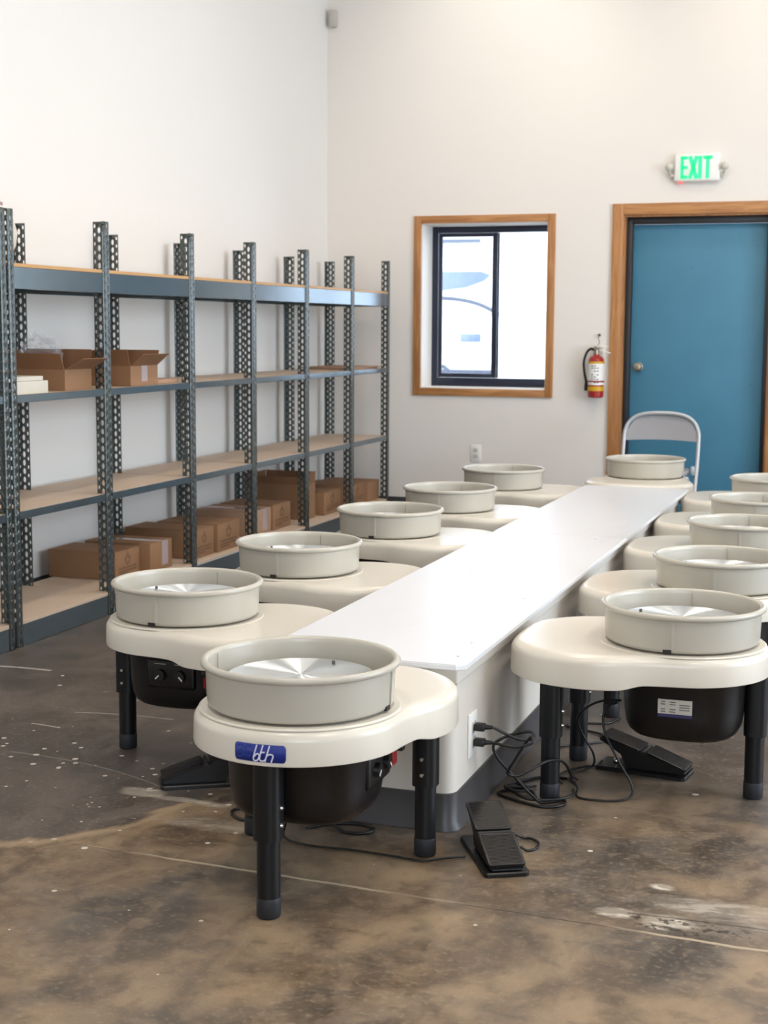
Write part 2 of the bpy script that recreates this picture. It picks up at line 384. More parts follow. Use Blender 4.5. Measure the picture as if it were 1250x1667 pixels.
# ------------------------------------------------------------------ room shell
WX, WY, H, XR, YF = -3.83, 9.96, 4.4, 4.3, -2.8       # left wall, back wall, ceiling, right wall, front wall
TH = 0.30
struct(MB().box((WX-TH, YF-TH, -0.2), (XR+TH, WY+TH, 0)).build('floor', M_floor))
struct(MB().box((WX-TH, YF-TH, H), (XR+TH, WY+TH, H+0.2)).build('ceiling', M_ceil))
struct(MB().box((WX-TH, YF-TH, 0), (WX, WY+TH, H)).build('wall_left', M_wall))
def holed_wall(name, a0, a1, holes, plane, thick, axis, mat):
    # wall spanning a0..a1 along 'axis', made of blocks round rectangular holes (x0,x1,z0,z1)
    mb = MB(); xs = sorted({a0, a1, *[h[0] for h in holes], *[h[1] for h in holes]})
    for u0, u1 in zip(xs, xs[1:]):
        zs = [(0, H)]
        for h in holes:
            if h[0] <= u0+1e-6 and h[1] >= u1-1e-6:
                nz = []
                for z0, z1 in zs:
                    if h[2] > z0: nz.append((z0, h[2]))
                    if h[3] < z1: nz.append((h[3], z1))
                zs = nz
        for z0, z1 in zs:
            p0, p1 = sorted((plane, plane+thick))
            if axis == 0: mb.box((u0, p0, z0), (u1, p1, z1))
            else: mb.box((p0, u0, z0), (p1, u1, z1))
    bmesh.ops.remove_doubles(mb.bm, verts=mb.bm.verts, dist=1e-5)
    fs = {}
    for f in mb.bm.faces: fs.setdefault(frozenset(v.index for v in f.verts), []).append(f)
    return struct(mb.build(name, mat))
W1 = (-3.125, -2.227, 0.880, 2.018); D1 = (-1.715, -0.745, 0.0, 2.05); W2 = (0.05, 1.05, 1.0, 2.7)
holed_wall('wall_back', WX, XR, [W1, D1, W2], WY, TH, 0, M_wallback)
holed_wall('wall_right', YF, WY, [(3.0, 7.4, 0.4, 3.3)], XR, TH, 1, M_wall)
holed_wall('wall_front', WX, XR, [(-0.5, 2.9, 0.7, 3.0)], YF, -TH, 0, M_wall)
# glazing of unseen openings, put in to bring daylight into the room
def glazing(name, lo, hi, axis, nx, nz):
    mb = MB(); e = 0.03
    a = 0 if axis == 1 else 1
    for i in range(nx+1):
        c = lo[a]+(hi[a]-lo[a])*i/nx
        c = min(max(c, lo[a]+e), hi[a]-e)
        l, h = list(lo), list(hi); l[a], h[a] = c-e, c+e; mb.box(l, h)
    for i in range(nz+1):
        c = lo[2]+(hi[2]-lo[2])*i/nz; c = min(max(c, lo[2]+e), hi[2]-e)
        l, h = list(lo), list(hi); l[2], h[2] = c-e, c+e; mb.box(l, h)
    return struct(mb.build(name, M_winframe))
glazing('window_3', (XR+0.10, 3.0, 0.4), (XR+0.15, 7.4, 3.3), 0, 4, 4)
glazing('window_4', (-0.5, YF-0.15, 0.7), (2.9, YF-0.10, 3.0), 1, 3, 2)
g2 = glazing('window_2', (0.05, WY+0.2, 1.0), (1.05, WY+0.25, 2.7), 1, 2, 1)  # unseen window, put in for a bluish reflection on the floor

# window in view: trim, white reveal, dark sliding frame, panes
def rect_frame(x0, x1, z0, z1, wd, y0, y1, bottom=True, bev=0.003):
    v = MB(); h = MB()
    v.box((x0-wd, y0, (z0-wd) if bottom else z0), (x0, y1, z1+wd), bev); v.box((x1, y0, (z0-wd) if bottom else z0), (x1+wd, y1, z1+wd), bev)
    h.box((x0+0.0005, y0+0.001, z1), (x1-0.0005, y1, z1+wd), bev)
    if bottom: h.box((x0+0.0005, y0+0.001, z0-wd), (x1-0.0005, y1, z0), bev)
    return v, h
v, h = rect_frame(W1[0], W1[1], W1[2], W1[3], 0.052, WY-0.018, WY)
struct(v.build('trim_1', M_trimz)); struct(h.build('trim_2', M_trimx))
rv = MB(); t = 0.006
rv.box((W1[0], WY, W1[2]), (W1[0]+t, WY+0.24, W1[3])); rv.box((W1[1]-t, WY, W1[2]), (W1[1], WY+0.24, W1[3]))
rv.box((W1[0]+t, WY, W1[3]-t), (W1[1]-t, WY+0.24, W1[3])); rv.box((W1[0]+t, WY, W1[2]), (W1[1]-t, WY+0.24, W1[2]+t))
struct(rv.build('trim_3', M_reveal))
fx0, fx1, fz0, fz1 = W1[0]+0.006, W1[1]-0.006, W1[2]+0.006, W1[3]-0.006; fy = WY+0.24
win = struct(empty('window_1', ((fx0+fx1)/2, fy+0.03, fz0)))
def rel(o, p): o.parent = p; o.matrix_parent_inverse = Matrix.Translation(p.location).inverted(); return o
fr = MB(); bw = 0.042
fr.box((fx0, fy, fz0), (fx0+bw, fy+0.06, fz1)); fr.box((fx1-bw*0.8, fy, fz0), (fx1, fy+0.06, fz1))
fr.box((fx0+bw, fy, fz0), (fx1-bw*0.8, fy+0.06, fz0+0.06), 0.003); fr.box((fx0+bw, fy, fz1-0.045), (fx1-bw*0.8, fy+0.06, fz1), 0.003)
rel(fr.build('window_frame', M_winframe), win)
mx = -2.665
sa = MB(); s0, s1, q0, q1 = fx0+bw+0.004, mx+0.022, fz0+0.062, fz1-0.047
sa.box((s0, fy+0.005, q0), (s0+0.026, fy+0.03, q1), 0.003); sa.box((s1-0.036, fy+0.005, q0), (s1, fy+0.03, q1), 0.003)
sa.box((s0+0.026, fy+0.005, q0), (s1-0.036, fy+0.03, q0+0.03), 0.003); sa.box((s0+0.026, fy+0.005, q1-0.026), (s1-0.036, fy+0.03, q1), 0.003)
sash = rel(sa.build('sliding_sash', M_winframe), win)
gp = MB().box((s0+0.026, fy+0.015, q0+0.03), (s1-0.036, fy+0.019, q1-0.026)).build('pane', M_glass); gp.parent = sash
lt = MB().box((s1-0.034, fy-0.006, 1.38), (s1-0.010, fy+0.006, 1.46), 0.003).build('latch', M_winframe); lt.parent = sash
ms = MB(); ms.box((mx, fy+0.032, q0), (mx+0.028, fy+0.058, q1), 0.003); rel(ms.build('meeting_stile', M_winframe), win)
rel(MB().box((mx+0.028, fy+0.042, q0-0.001), (fx1-bw*0.8, fy+0.046, q1+0.001)).build('pane', M_glass), win)

# door
v, h = rect_frame(D1[0]+0.0, D1[1], D1[2], D1[3], 0.075, WY-0.02, WY, bottom=False)
struct(v.build('trim_4', M_trimz)); struct(h.build('trim_5', M_trimx))
ds = MB(); ds.box((D1[0], WY, 0), (D1[0]+0.012, WY+0.07, D1[3])); ds.box((D1[1]-0.012, WY, 0), (D1[1], WY+0.07, D1[3])); ds.box((D1[0]+0.012, WY, D1[3]-0.012), (D1[1]-0.012, WY+0.07, D1[3]))
struct(ds.build('trim_6', M_trimz))
df = MB(); a0, a1 = D1[0]+0.012, D1[1]-0.012
df.box((a0, WY+0.05, 0), (a0+0.038, WY+0.16, D1[3]-0.012), 0.003); df.box((a1-0.03, WY+0.05, 0), (a1, WY+0.16, D1[3]-0.012), 0.003)
df.box((a0+0.038, WY+0.05, D1[3]-0.055), (a1-0.03, WY+0.16, D1[3]-0.012), 0.003)
struct(df.build('trim_7', M_blackframe))
door = struct(MB().box((a0+0.040, WY+0.10, 0.006), (a1-0.032, WY+0.145, D1[3]-0.058), 0.002).build('door_1', M_door))
kb = MB().lathe([(0, 0), (0.030, 0), (0.031, 0.006), (0.013, 0.010), (0.012, 0.028), (0.024, 0.034), (0.030, 0.048), (0.026, 0.062), (0, 0.068)], n=28)
kb.xf(Matrix.Translation((-1.61, WY+0.10, 1.045)) @ Matrix.Rotation(PI/2, 4, 'X')); kb = kb.build('door_knob', M_knob, door)
# baseboards: the grey vinyl strips
struct(MB().box((WX, WY-0.008, 0), (D1[0]-0.075, WY, 0.10), 0.002).build('baseboard_back', M_cove))
struct(MB().box((WX, YF, 0), (WX+0.008, WY-0.008, 0.10), 0.002).build('baseboard_left', M_cove))

# ------------------------------------------------------------------ outside
struct(MB().box((-16, WY+TH+0.02, -0.25), (12, 32, -0.02)).build('ground', M_ground))
sd = MB(); sd.box((-14, 18.1, -0.02), (8, 18.4, 4.6))
for k in range(30): sd.box((-14, 18.1-0.02, k*0.155), (8, 18.1, k*0.155+0.02))
nb = sd.build('neighbouring_building', M_siding); tag(nb, 'pale sided building wall seen far off through the window', 'building')
for z_, h_, xa, xb in ((2.36, 0.045, -5.5, -4.9), (2.11, 0.05, -5.6, -4.85)):
    MB().box((xa, 18.04, z_), (xb, 18.079, z_+h_)).build('fascia_board', M_tyre, nb)
car = empty('parked_car', (-3.9, 13.3, -0.02)); tag(car, 'white car parked outside the window, washed out by daylight', 'car')
prof = [(-2.3, 0.35), (-2.32, 0.95), (-2.2, 1.35), (-1.9, 1.50), (-1.5, 1.88), (-1.2, 1.96), (0.35, 1.95), (0.72, 1.86), (1.02, 1.50), (1.6, 1.38), (2.1, 1.22), (2.28, 0.95), (2.28, 0.40)]
def carloop(y, sc, dz=0):
    return [(x*sc, y, 0.35+(z-0.35)*(1-(1-sc)*0.6)+dz) for x, z in prof]
cb = MB().loft([carloop(-0.93, 0.975), carloop(-0.88, 1.0), carloop(0.88, 1.0), carloop(0.93, 0.975)])
cb.build('body', M_car, car, angle=50)
cw = MB()
for pts in ([(-1.75, 1.60), (-1.42, 1.79), (-0.62, 1.80), (-0.62, 1.62)], [(-0.54, 1.63), (-0.54, 1.80), (0.56, 1.80), (0.64, 1.77), (0.58, 1.72), (0.42, 1.665), (0.2, 1.64)]):
    cw.prism([(x, z) for x, z in pts], 1, -0.945, -0.915)
cw.build('side_windows', M_carglass, car)
MB().tube([(0.1, -0.945, 1.58), (0.35, -0.945, 1.565), (0.55, -0.945, 1.52), (0.72, -0.945, 1.44)], 0.016, n=8).build('belt_moulding', M_tyre, car)
MB().tube([(0.12, -0.945, 1.36), (0.14, -0.945, 1.20), (0.20, -0.945, 1.02), (0.28, -0.945, 0.95)], 0.014, n=8).build('door_edge', M_tyre, car)
MB().box((0.38, -0.955, 1.20), (0.56, -0.93, 1.27), 0.01).build('door_handle', M_carglass, car)
MB().box((-1.0, -0.955, 1.00), (0.72, -0.935, 1.09), 0.01).build('side_cladding', M_siding, car)
MB().box((-1.0, -0.955, 0.93), (0.66, -0.935, 0.96), 0.005).build('sill_strip', M_tyre, car)
for sx_ in (-1.35, 1.40):
    for sy_ in (-0.84, 0.84):
        MB().cyl((sx_, sy_-0.12, 0.34), (sx_, sy_+0.12, 0.34), 0.34, n=32).build('wheel', M_tyre, car)

# ------------------------------------------------------------------ small wall fixtures
ex = empty('exit_sign', (-1.243, WY, 2.345)); tag(ex, 'white emergency sign with glowing green EXIT letters over the blue door', 'exit sign')
MB().box((-0.148, -0.045, -0.092), (0.148, 0, 0.092), 0.018, 3).build('housing', M_white, ex)
LT = MB(); s_ = 0.021; yy0, yy1 = -0.0485, -0.0450; zt, zb = 0.072, -0.072
def stroke(p, q, wd):
    p, q = Vector((p[0], 0, p[1])), Vector((q[0], 0, q[1])); d = (q-p).normalized(); n_ = Vector((-d.z, 0, d.x))*wd/2
    L = [p+n_, q+n_, q-n_, p-n_]; LT.loft([[(a.x, yy0, a.z) for a in L], [(a.x, yy1, a.z) for a in L]])
x = -0.104
for z in (zt-s_/2, 0, zb+s_/2): stroke((x, z), (x+0.046, z), s_)
stroke((x+s_/2, zt), (x+s_/2, zb), s_)
x = -0.050; stroke((x+0.006, zt), (x+0.050, zb), s_*1.15); stroke((x+0.050, zt), (x+0.006, zb), s_*1.15)
stroke((0.022, zt), (0.022, zb), s_*1.1)
stroke((0.040, zt-s_/2), (0.100, zt-s_/2), s_); stroke((0.070, zt), (0.070, zb), s_*1.05)
LT.build('exit_letters', M_exit, ex, fixn=True)
for sx_ in (-1, 1):
    lp = MB().sph((sx_*0.178, -0.05, 0.005), 0.027, (1, 0.8, 1)); lp.cyl((sx_*0.178, -0.05, -0.02), (sx_*0.165, -0.02, -0.05), 0.009)
    lp.cyl((sx_*0.145, -0.022, -0.05), (sx_*0.17, -0.022, -0.05), 0.012); lp.build('lamp_head', M_label, ex)
MB().box((-0.120, -0.040, -0.101), (-0.090, -0.020, -0.092), 0.002).build('indicator_light', emit('indicator_red', (0.9, 0.1, 0.1, 1), 1.0), ex)

fe = empty('fire_extinguisher', (-1.865, WY-0.072, 0.84)); tag(fe, 'red fire extinguisher with black hose hung on the wall left of the blue door', 'fire extinguisher')
MB().lathe([(0, 0), (0.046, 0), (0.052, 0.006), (0.053, 0.02), (0.053, 0.235), (0.050, 0.256), (0.040, 0.272), (0.022, 0.280), (0.018, 0.29), (0, 0.29)], n=36).build('cylinder', M_extred, fe)
MB().lathe([(0.0542, 0.085), (0.0545, 0.085), (0.0545, 0.228), (0.0542, 0.228)], n=36, close=True).build('white_label', M_white, fe)
pr = MB()
for k, z in enumerate((0.21, 0.195, 0.175, 0.15, 0.135, 0.12, 0.098)):
    for a0_ in (-115, -95, -75):
        if (k*3+a0_//20) % 4 == 0: continue
        aa = [math.radians(a0_+d) for d in (0, 7, 14)]
        for u, v_ in zip(aa, aa[1:]): pr.quad([(0.0549*math.cos(u), 0.0549*math.sin(u), z), (0.0549*math.cos(v_), 0.0549*math.sin(v_), z), (0.0549*math.cos(v_), 0.0549*math.sin(v_), z+0.006), (0.0549*math.cos(u), 0.0549*math.sin(u), z+0.006)])
pr.build('label_print', M_ink, fe)
MB().lathe([(0.0546, 0.045), (0.0550, 0.045), (0.0550, 0.075), (0.0546, 0.075)], n=36, close=True).build('yellow_band', M_yellow, fe)
MB().lathe([(0.0546, 0.228), (0.0550, 0.228), (0.0550, 0.242), (0.0546, 0.242)], n=36, close=True).build('top_band', M_yellow, fe)
MB().lathe([(0.0550, 0.104), (0.0565, 0.104), (0.0565, 0.114), (0.0550, 0.114)], n=36, close=True).build('strap', M_red, fe)
vm = MB(); vm.cyl((0, 0, 0.288), (0, 0, 0.325), 0.016); vm.box((-0.014, -0.02, 0.32), (0.02, 0.02, 0.338), 0.003); vm.cyl((0.0, -0.022, 0.33), (0, -0.036, 0.33), 0.012)
vm.build('valve', M_knob, fe)
hd = MB(); hd.box((0.0, -0.008, 0.338), (0.08, 0.008, 0.345), 0.002, mat=Matrix.Translation((0, 0, 0.0))); hd.box((0, -0.008, 0), (0.085, 0.008, 0.008), 0.002, mat=Matrix.Translation((0.012, 0, 0.318)) @ Matrix.Rotation(0.3, 4, 'Y')); hd.build('handle', M_white, fe)
MB().tube([(-0.012, 0, 0.318), (-0.04, 0, 0.325), (-0.065, -0.005, 0.30), (-0.082, -0.01, 0.24), (-0.078, -0.01, 0.17), (-0.066, -0.005, 0.11), (-0.064, 0, 0.085)], 0.0085).build('hose', M_black, fe)
MB().cyl((-0.064, 0, 0.095), (-0.064, 0, 0.045), 0.012, 0.014).build('nozzle', M_black, fe)
MB().box((-0.030, 0.050, 0.05), (0.030, 0.071, 0.345), 0.002).build('wall_bracket', M_label, fe)
MB().tube([(0.0, 0.02, 0.34), (0.012, 0.03, 0.37), (0.0, 0.05, 0.40), (0.008, 0.065, 0.42)], 0.002, smooth=4).build('hanging_tie', M_ink, fe)
MB().cyl((0.004, 0.056, 0.418), (0.004, 0.072, 0.418), 0.009).build('hook', M_ink, fe)

def outlet(loc, rz, label):
    o = empty('wall_outlet', loc, rz); tag(o, label, 'outlet')
    MB().box((-0.038, -0.006, -0.06), (0.038, 0, 0.06), 0.003).build('cover_plate', M_white, o)
    for dz in (-0.021, 0.021):
        MB().box((-0.017, -0.0085, dz-0.014), (0.017, -0.005, dz+0.014), 0.004).build('socket', M_label, o)
    return o
outlet((-2.714, WY, 0.43), 0, 'small white wall outlet below the window at the far wall')
ob = outlet((-1.0172, 3.725, 0.219), PI/2, 'white outlet on the side of the long bench with two black plugs in it')
sn = MB().box((-3.80, WY-0.05, 3.375), (-3.755, WY, 3.49), 0.006).build('wall_sensor', simple('sensor_plastic', srgb(196, 190, 182), 0.6)); tag(sn, 'small pale grey box fixed high in the room corner', 'sensor')

# ceiling lamps (out of the picture, but they light the room)
for i, (x, y) in enumerate(LAMPS):
    o = empty('ceiling_lamp', (x, y, 4.4)); tag(o, 'round warm white lamp hanging from the ceiling above the studio', 'ceiling lamp', 'ceiling lamps')
    MB().lathe([(0, 0), (0.06, 0), (0.06, -0.03), (0.008, -0.035), (0.008, -0.16), (0.10, -0.18), (0.20, -0.26), (0.205, -0.27), (0.19, -0.262), (0.09, -0.19), (0, -0.19)], n=32).build('lamp_shade', M_blackframe, o)
    MB().lathe([(0, -0.20), (0.09, -0.205), (0.09, -0.215), (0, -0.22)], n=24).build('bulb', M_lampface, o)

# ------------------------------------------------------------------ shelving racks
FX, BX = -3.292, -3.760          # front face plane, back flange plane
PY = [5.075, 5.84, 6.69, 7.45, 8.23, 9.02, 9.765]
PH = 1.755
LV = [(0.0, 0.090, 0.105), (0.520, 0.553, 0.551), (0.990, 1.022, 1.020), (1.443, 1.530, 1.545)]   # beam bottom, beam top, board top
def lattice(mb, org, du, dz, widths, pitch, H_, hole):
    # flat strip with hexagonal slots: columns 'widths', each with its own hole size and phase
    org = Vector(org); du = Vector(du)
    u0 = 0
    for ci, wd in enumerate(widths):
        hw, hh, ph = hole[ci]
        n = int(H_/pitch); z = 0.0
        cells = []
        z = -pitch*ph
        while z < H_-1e-6:
            cells.append((max(z, 0), min(z+pitch, H_))); z += pitch
        for z0, z1 in cells:
            def V(u, zz): return mb.bm.verts.new(org+du*(u0+u)+Vector((0, 0, zz)))
            if z1-z0 < pitch*0.95:
                mb.bm.faces.new([V(0, z0), V(wd, z0), V(wd, z1), V(0, z1)]); continue
            c = wd/2; zc = (z0+z1)/2
            hx = [(c, zc-hh), (c+hw, zc-hh*0.45), (c+hw, zc+hh*0.45), (c, zc+hh), (c-hw, zc+hh*0.45), (c-hw, zc-hh*0.45)]
            hv = [V(*p) for p in hx]
            a, b, cc, d = V(0, z0), V(wd, z0), V(wd, z1), V(0, z1); e, f = V(c, z0), V(c, z1)
            mb.bm.faces.new([a, e, hv[0], hv[5]]); mb.bm.faces.new([e, b, hv[1], hv[0]])
            mb.bm.faces.new([b, cc, hv[2], hv[1]]); mb.bm.faces.new([cc, f, hv[3], hv[2]])
            mb.bm.faces.new([f, d, hv[4], hv[3]]); mb.bm.faces.new([d, a, hv[5], hv[4]])
        u0 += wd
def post(name, x, y, back, kind, parent):
    mb = MB(); p = 0.0386
    slot = [(0.0038, 0.0125, 0.0), (0.0038, 0.0125, 0.5)]
    webw = [0.018, 0.025, 0.018]; wh = [(0.0045, 0.010, 0.5), (0.0070, 0.0155, 0.0), (0.0045, 0.010, 0.5)]
    z0 = 0.0
    if kind == 'T': fl = [0.029, 0.029]; fs = slot; y0 = y-0.029
    elif kind == 'L+': fl = [0.038]; fs = slot[:1]; y0 = y
    else: fl = [0.038]; fs = slot[:1]; y0 = y-0.038
    if not back:
        lattice(mb, (x, y0, z0), (0, 1, 0), 0, fl, p, PH, fs); lattice(mb, (x-0.061, y, z0), (1, 0, 0), 0, webw, p, PH, wh)
    else:
        lattice(mb, (x, y0, z0), (0, 1, 0), 0, fl, p, PH, fs); lattice(mb, (x, y, z0), (1, 0, 0), 0, webw, p, PH, wh)
    bmesh.ops.remove_doubles(mb.bm, verts=mb.bm.verts, dist=1e-5)
    return mb.build(name, M_post, parent, solid=0.0022, fixn=False, angle=20)
def rack(ys, label, first_kind='L+', last_kind='L-'):
    r = empty('shelving_rack', (0, 0, 0)); tag(r, label, 'shelving rack')
    for i, y in enumerate(ys):
        k = first_kind if i == 0 else (last_kind if i == len(ys)-1 else 'T')
        post('upright_post', FX, y, False, k, r); post('upright_post', BX, y, True, k, r)
        for zb, zt_, bt in LV:
            MB().box((BX+0.003, y-0.004, zb), (FX-0.004, y-0.0015, zt_-0.002)).build('side_brace', M_post, r)
    for y0, y1 in zip(ys, ys[1:]):
        for li, (zb, zt_, bt) in enumerate(LV):
            a, b = y0+0.003, y1-0.006
            mb = MB(); mb.box((FX-0.0055, a, zb+0.001), (FX-0.0015, b, zt_), 0.001, 1)
            if li in (0, 3):
                mb.box((FX-0.026, a+0.002, zt_-0.004), (FX-0.004, b-0.002, zt_), 0.001, 1); mb.box((FX-0.026, a+0.002, zb+0.001), (FX-0.004, b-0.002, zb+0.004), 0.001, 1)
            else: mb.box((FX-0.022, a+0.002, zb+0.001), (FX-0.004, b-0.002, zb+0.004), 0.001, 1)
            mb.build('shelf_beam', M_beam, r)
            mb = MB(); mb.box((BX+0.0015, a, zb+0.001), (BX+0.0055, b, zt_-0.003), 0.001, 1); mb.build('shelf_beam', M_beam, r)
            x0, x1 = BX+0.008, FX-0.0065
            if li in (0, 3): x1 = FX-0.002
            zt2 = bt; zb2 = zt_+0.0005 if li in (0, 3) else zb+0.010
            if li in (0, 3) and zt2-zb2 < 0.012: zt2 = zb2+0.014
            MB().box((x0, a+0.001, zb2), (x1, b+0.001, zt2), 0.0008, 1).build('shelf_board', M_boardtop if li == 3 else M_board, r)
    return r
rack(PY, 'long grey steel shelving rack with wooden boards along the left wall')
rack([5.075-0.77, 5.055], 'end of another grey steel rack cut off at the left edge')

# --- goods on the shelves
def carton(name, x1, y0, y1, z0, z1, depth, label, group=None, mat=M_card, mark=True, tape=False, fold=0.0):
    o = empty(name, ((x1-depth/2), (y0+y1)/2, z0)); tag(o, label, 'box', group)
    dx, dy, h_ = depth/2, (y1-y0)/2, z1-z0
    body = MB().box((-dx, -dy, 0.0005), (dx, dy, h_-0.004), 0.0025, 2).build('box_body', mat, o)
    fl = MB(); g = 0.0015
    fl.box((-dx, -dy, h_-0.004), (dx, -g, h_-0.001), 0.001, 1, mat=Matrix.Identity(4)); fl.box((-dx, g, h_-0.004), (dx, dy, h_-0.001), 0.001, 1); fl.build('top_flaps', mat, o)
    if tape:
        MB().box((-dx, -0.025, h_-0.0012), (dx+0.0008, 0.025, h_-0.0004)).build('tape', M_tape, o)
        MB().box((dx, -0.045+dy*0.45, h_*0.15), (dx+0.0008, 0.02+dy*0.45, h_-0.001)).build('tape', M_tape, o)
    if mark:
        mk = MB(); e = dx+0.0006; c = 0.0
        # flame-like emblem above two lines of print
        k = min(dy, h_)*0.26
        pts = [(0, 1.25), (0.35, 0.55), (0.95, 0.2), (0.6, -0.65), (0, -0.95), (-0.6, -0.65), (-0.95, 0.2), (-0.35, 0.55)]
        inn = [(p[0]*0.55, p[1]*0.55-0.1) for p in pts]
        zc = h_*0.66
        for i in range(8):
            j = (i+1) % 8
            mk.quad([(e, c+pts[i][0]*k, zc+pts[i][1]*k), (e, c+pts[j][0]*k, zc+pts[j][1]*k), (e, c+inn[j][0]*k, zc+inn[j][1]*k), (e, c+inn[i][0]*k, zc+inn[i][1]*k)])
        for r_, z in enumerate((h_*0.33, h_*0.22, h_*0.13)):
            u = -dy*0.72; random.seed(int(z0*100+y0*10)+r_)
            while u < dy*0.7:
                wd = random.uniform(0.006, 0.016); mk.quad([(e, u, z), (e, min(u+wd, dy*0.75), z), (e, min(u+wd, dy*0.75), z+0.010), (e, u, z+0.010)]); u += wd+0.004
                if r_ == 2 and u > 0: break
        mk.build('printed_mark', M_print, o, fixn=False)
    return o
zB = 0.106; XF = -3.355
G = 'cardboard boxes on the bottom shelf'
carton('cardboard_box', -3.41, 6.09, 6.33, zB, 0.240, 0.36, 'brown closed box at the near end of the bottom shelf', G)
carton('cardboard_box', -3.36, 6.345, 6.575, zB, 0.250, 0.36, 'taped brown box second from the near end of the bottom shelf', G, mark=False, tape=True)
carton('cardboard_box', -3.345, 6.80, 7.03, zB, 0.258, 0.40, 'brown box on the bottom shelf just past the third front post', G)
carton('cardboard_box', -3.335, 7.055, 7.335, zB, 0.258, 0.36, 'brown box on the bottom shelf just before the fourth front post', G)
carton('cardboard_box', -3.40, 7.64, 7.925, zB, 0.254, 0.36, 'pale-topped brown box right beside the far side of the fourth front post', G, M_cardlite, mark=False, tape=True)
carton('cardboard_box', -3.40, 7.955, 8.225, zB, 0.256, 0.34, 'brown box with printed end left of the tall open carton', G)
carton('cardboard_box', -3.37, 8.715, 9.01, zB, 0.252, 0.36, 'brown box with printed end just right of the tall open carton', G)
carton('cardboard_box', -3.38, 9.235, 9.50, zB, 0.246, 0.36, 'brown box on the last bay of the bottom shelf, second from the end', G)
carton('cardboard_box', -3.355, 9.505, 9.745, zB, 0.244, 0.36, 'brown box at the far end of the bottom shelf by the last post', G, mark=False)

def open_carton(name, x1, y0, y1, z0, z1, depth, label, flaps, mat=M_card, tape=False, wall=0.004):
    o = empty(name, (x1-depth/2, (y0+y1)/2, z0)); tag(o, label, 'box')
    dx, dy, h_ = depth/2, (y1-y0)/2, z1-z0; b = MB()
    b.box((-dx, -dy, 0.0005), (dx, dy, 0.005)); b.box((-dx, -dy, 0.005), (dx, -dy+wall, h_)); b.box((-dx, dy-wall, 0.005), (dx, dy, h_))
    b.box((-dx, -dy+wall, 0.005), (-dx+wall, dy-wall, h_)); b.box((dx-wall, -dy+wall, 0.005), (dx, dy-wall, h_)); b.build('box_body', mat, o)
    for side, ang, ln in flaps:       # side: 'n' near(-y) 'f' far(+y) 'l' back(-x) 'r' front(+x); ang 0 = upright, + = outward
        m = MB()
        if side in 'nf':
            s = -1 if side == 'n' else 1
            m.box((-dx+0.004, -0.0015, 0), (dx-0.004, 0.0015, ln)); m.xf(Matrix.Translation((0, s*(dy-0.002), h_)) @ Matrix.Rotation(-s*math.radians(ang), 4, 'X'))
        else:
            s = -1 if side == 'l' else 1
            m.box((-0.0015, -dy+0.004, 0), (0.0015, dy-0.004, ln)); m.xf(Matrix.Translation((s*(dx-0.002), 0, h_)) @ Matrix.Rotation(s*math.radians(ang), 4, 'Y'))
        m.build('flap', M_cardin, o)
    if tape: MB().box((dx, -0.03, 0.02), (dx+0.001, 0.03, h_)).build('tape', M_tape, o)
    return o
open_carton('open_cardboard_box', -3.40, 8.46, 8.635, zB, 0.325, 0.34, 'tall dark brown open-topped carton standing among the lower boxes', [('r', 4, 0.075), ('n', 3, 0.05), ('f', 2, 0.07), ('l', 2, 0.07)])
zS = 1.0205
open_carton('open_cardboard_box', -3.35, 5.575, 5.80, zS, 1.112, 0.34, 'open cardboard box with spread flaps beside the small white cartons', [('n', 24, 0.075), ('f', 8, 0.085), ('r', 62, 0.10), ('l', 12, 0.08)])
open_carton('open_cardboard_box', -3.335, 6.13, 6.40, zS, 1.115, 0.36, 'open cardboard box with raised flaps right of the second front post', [('n', 16, 0.075), ('f', 20, 0.075), ('r', 50, 0.085), ('l', 5, 0.07)], tape=True)
for k, (z0, z1, ya, yb, lab) in enumerate(((zS, 1.073, 5.115, 5.40, 'small white carton on the middle shelf, lower of the two'), (1.0735, 1.092, 5.115, 5.375, 'thin white carton lying on top of the other white carton'))):
    o = MB().box((-3.50+0.01*k, ya, z0+0.0003), (-3.325-0.008*k, yb, z1), 0.002).build('white_carton', simple('white_carton_board', srgb(206, 200, 186), 0.6, var=0.04)); tag(o, lab, 'box')
# clear film heap behind / in the open carton
bg_ = MB(); random.seed(3)
bmesh.ops.create_icosphere(bg_.bm, subdivisions=4, radius=1.0)
for v_ in bg_.bm.verts:
    n_ = v_.co.normalized(); k = 1+0.22*math.sin(9*n_.x+4*n_.z)*math.cos(11*n_.y)+0.14*math.sin(23*n_.z+7*n_.x)+random.uniform(-0.03, 0.03)
    v_.co = Vector((n_.x*0.095*k, n_.y*0.055*k, n_.z*0.095*k))
bg_.xf(Matrix.Translation((-3.56, 5.725, 1.160))); o = bg_.build('plastic_bag', M_bag, angle=15); tag(o, 'crumpled clear plastic bag rising out of the open cardboard box', 'plastic bag')
o = MB().box((-3.55, 6.45, zS+0.0003), (-3.36, 6.66, zS+0.022), 0.002).build('flat_carton', M_cardlite); tag(o, 'low flat pale carton on the middle shelf right of the open box', 'box')
for k, (dz, rot, lab) in enumerate(((0.0, 0.10, 'flat piece of cardboard lying on the far end of the middle shelf'), (0.009, -0.07, 'bent sheet of cardboard on top of the flat piece at the shelf end'))):
    m = MB().box((-0.17, -0.30, 0), (0.17, 0.30, 0.007), 0.001, 1)
    m.xf(Matrix.Translation((-3.52, 9.42, zS+0.001+dz)) @ Matrix.Rotation(rot*0.5, 4, 'Z'))
    o = m.build('cardboard_sheet', M_cardlite); tag(o, lab, 'cardboard')
jar = empty('ceramic_jar', (-3.51, 5.255, 1.5455)); tag(jar, 'pale round jar with a pinkish lid on the top board at the left edge', 'jar')
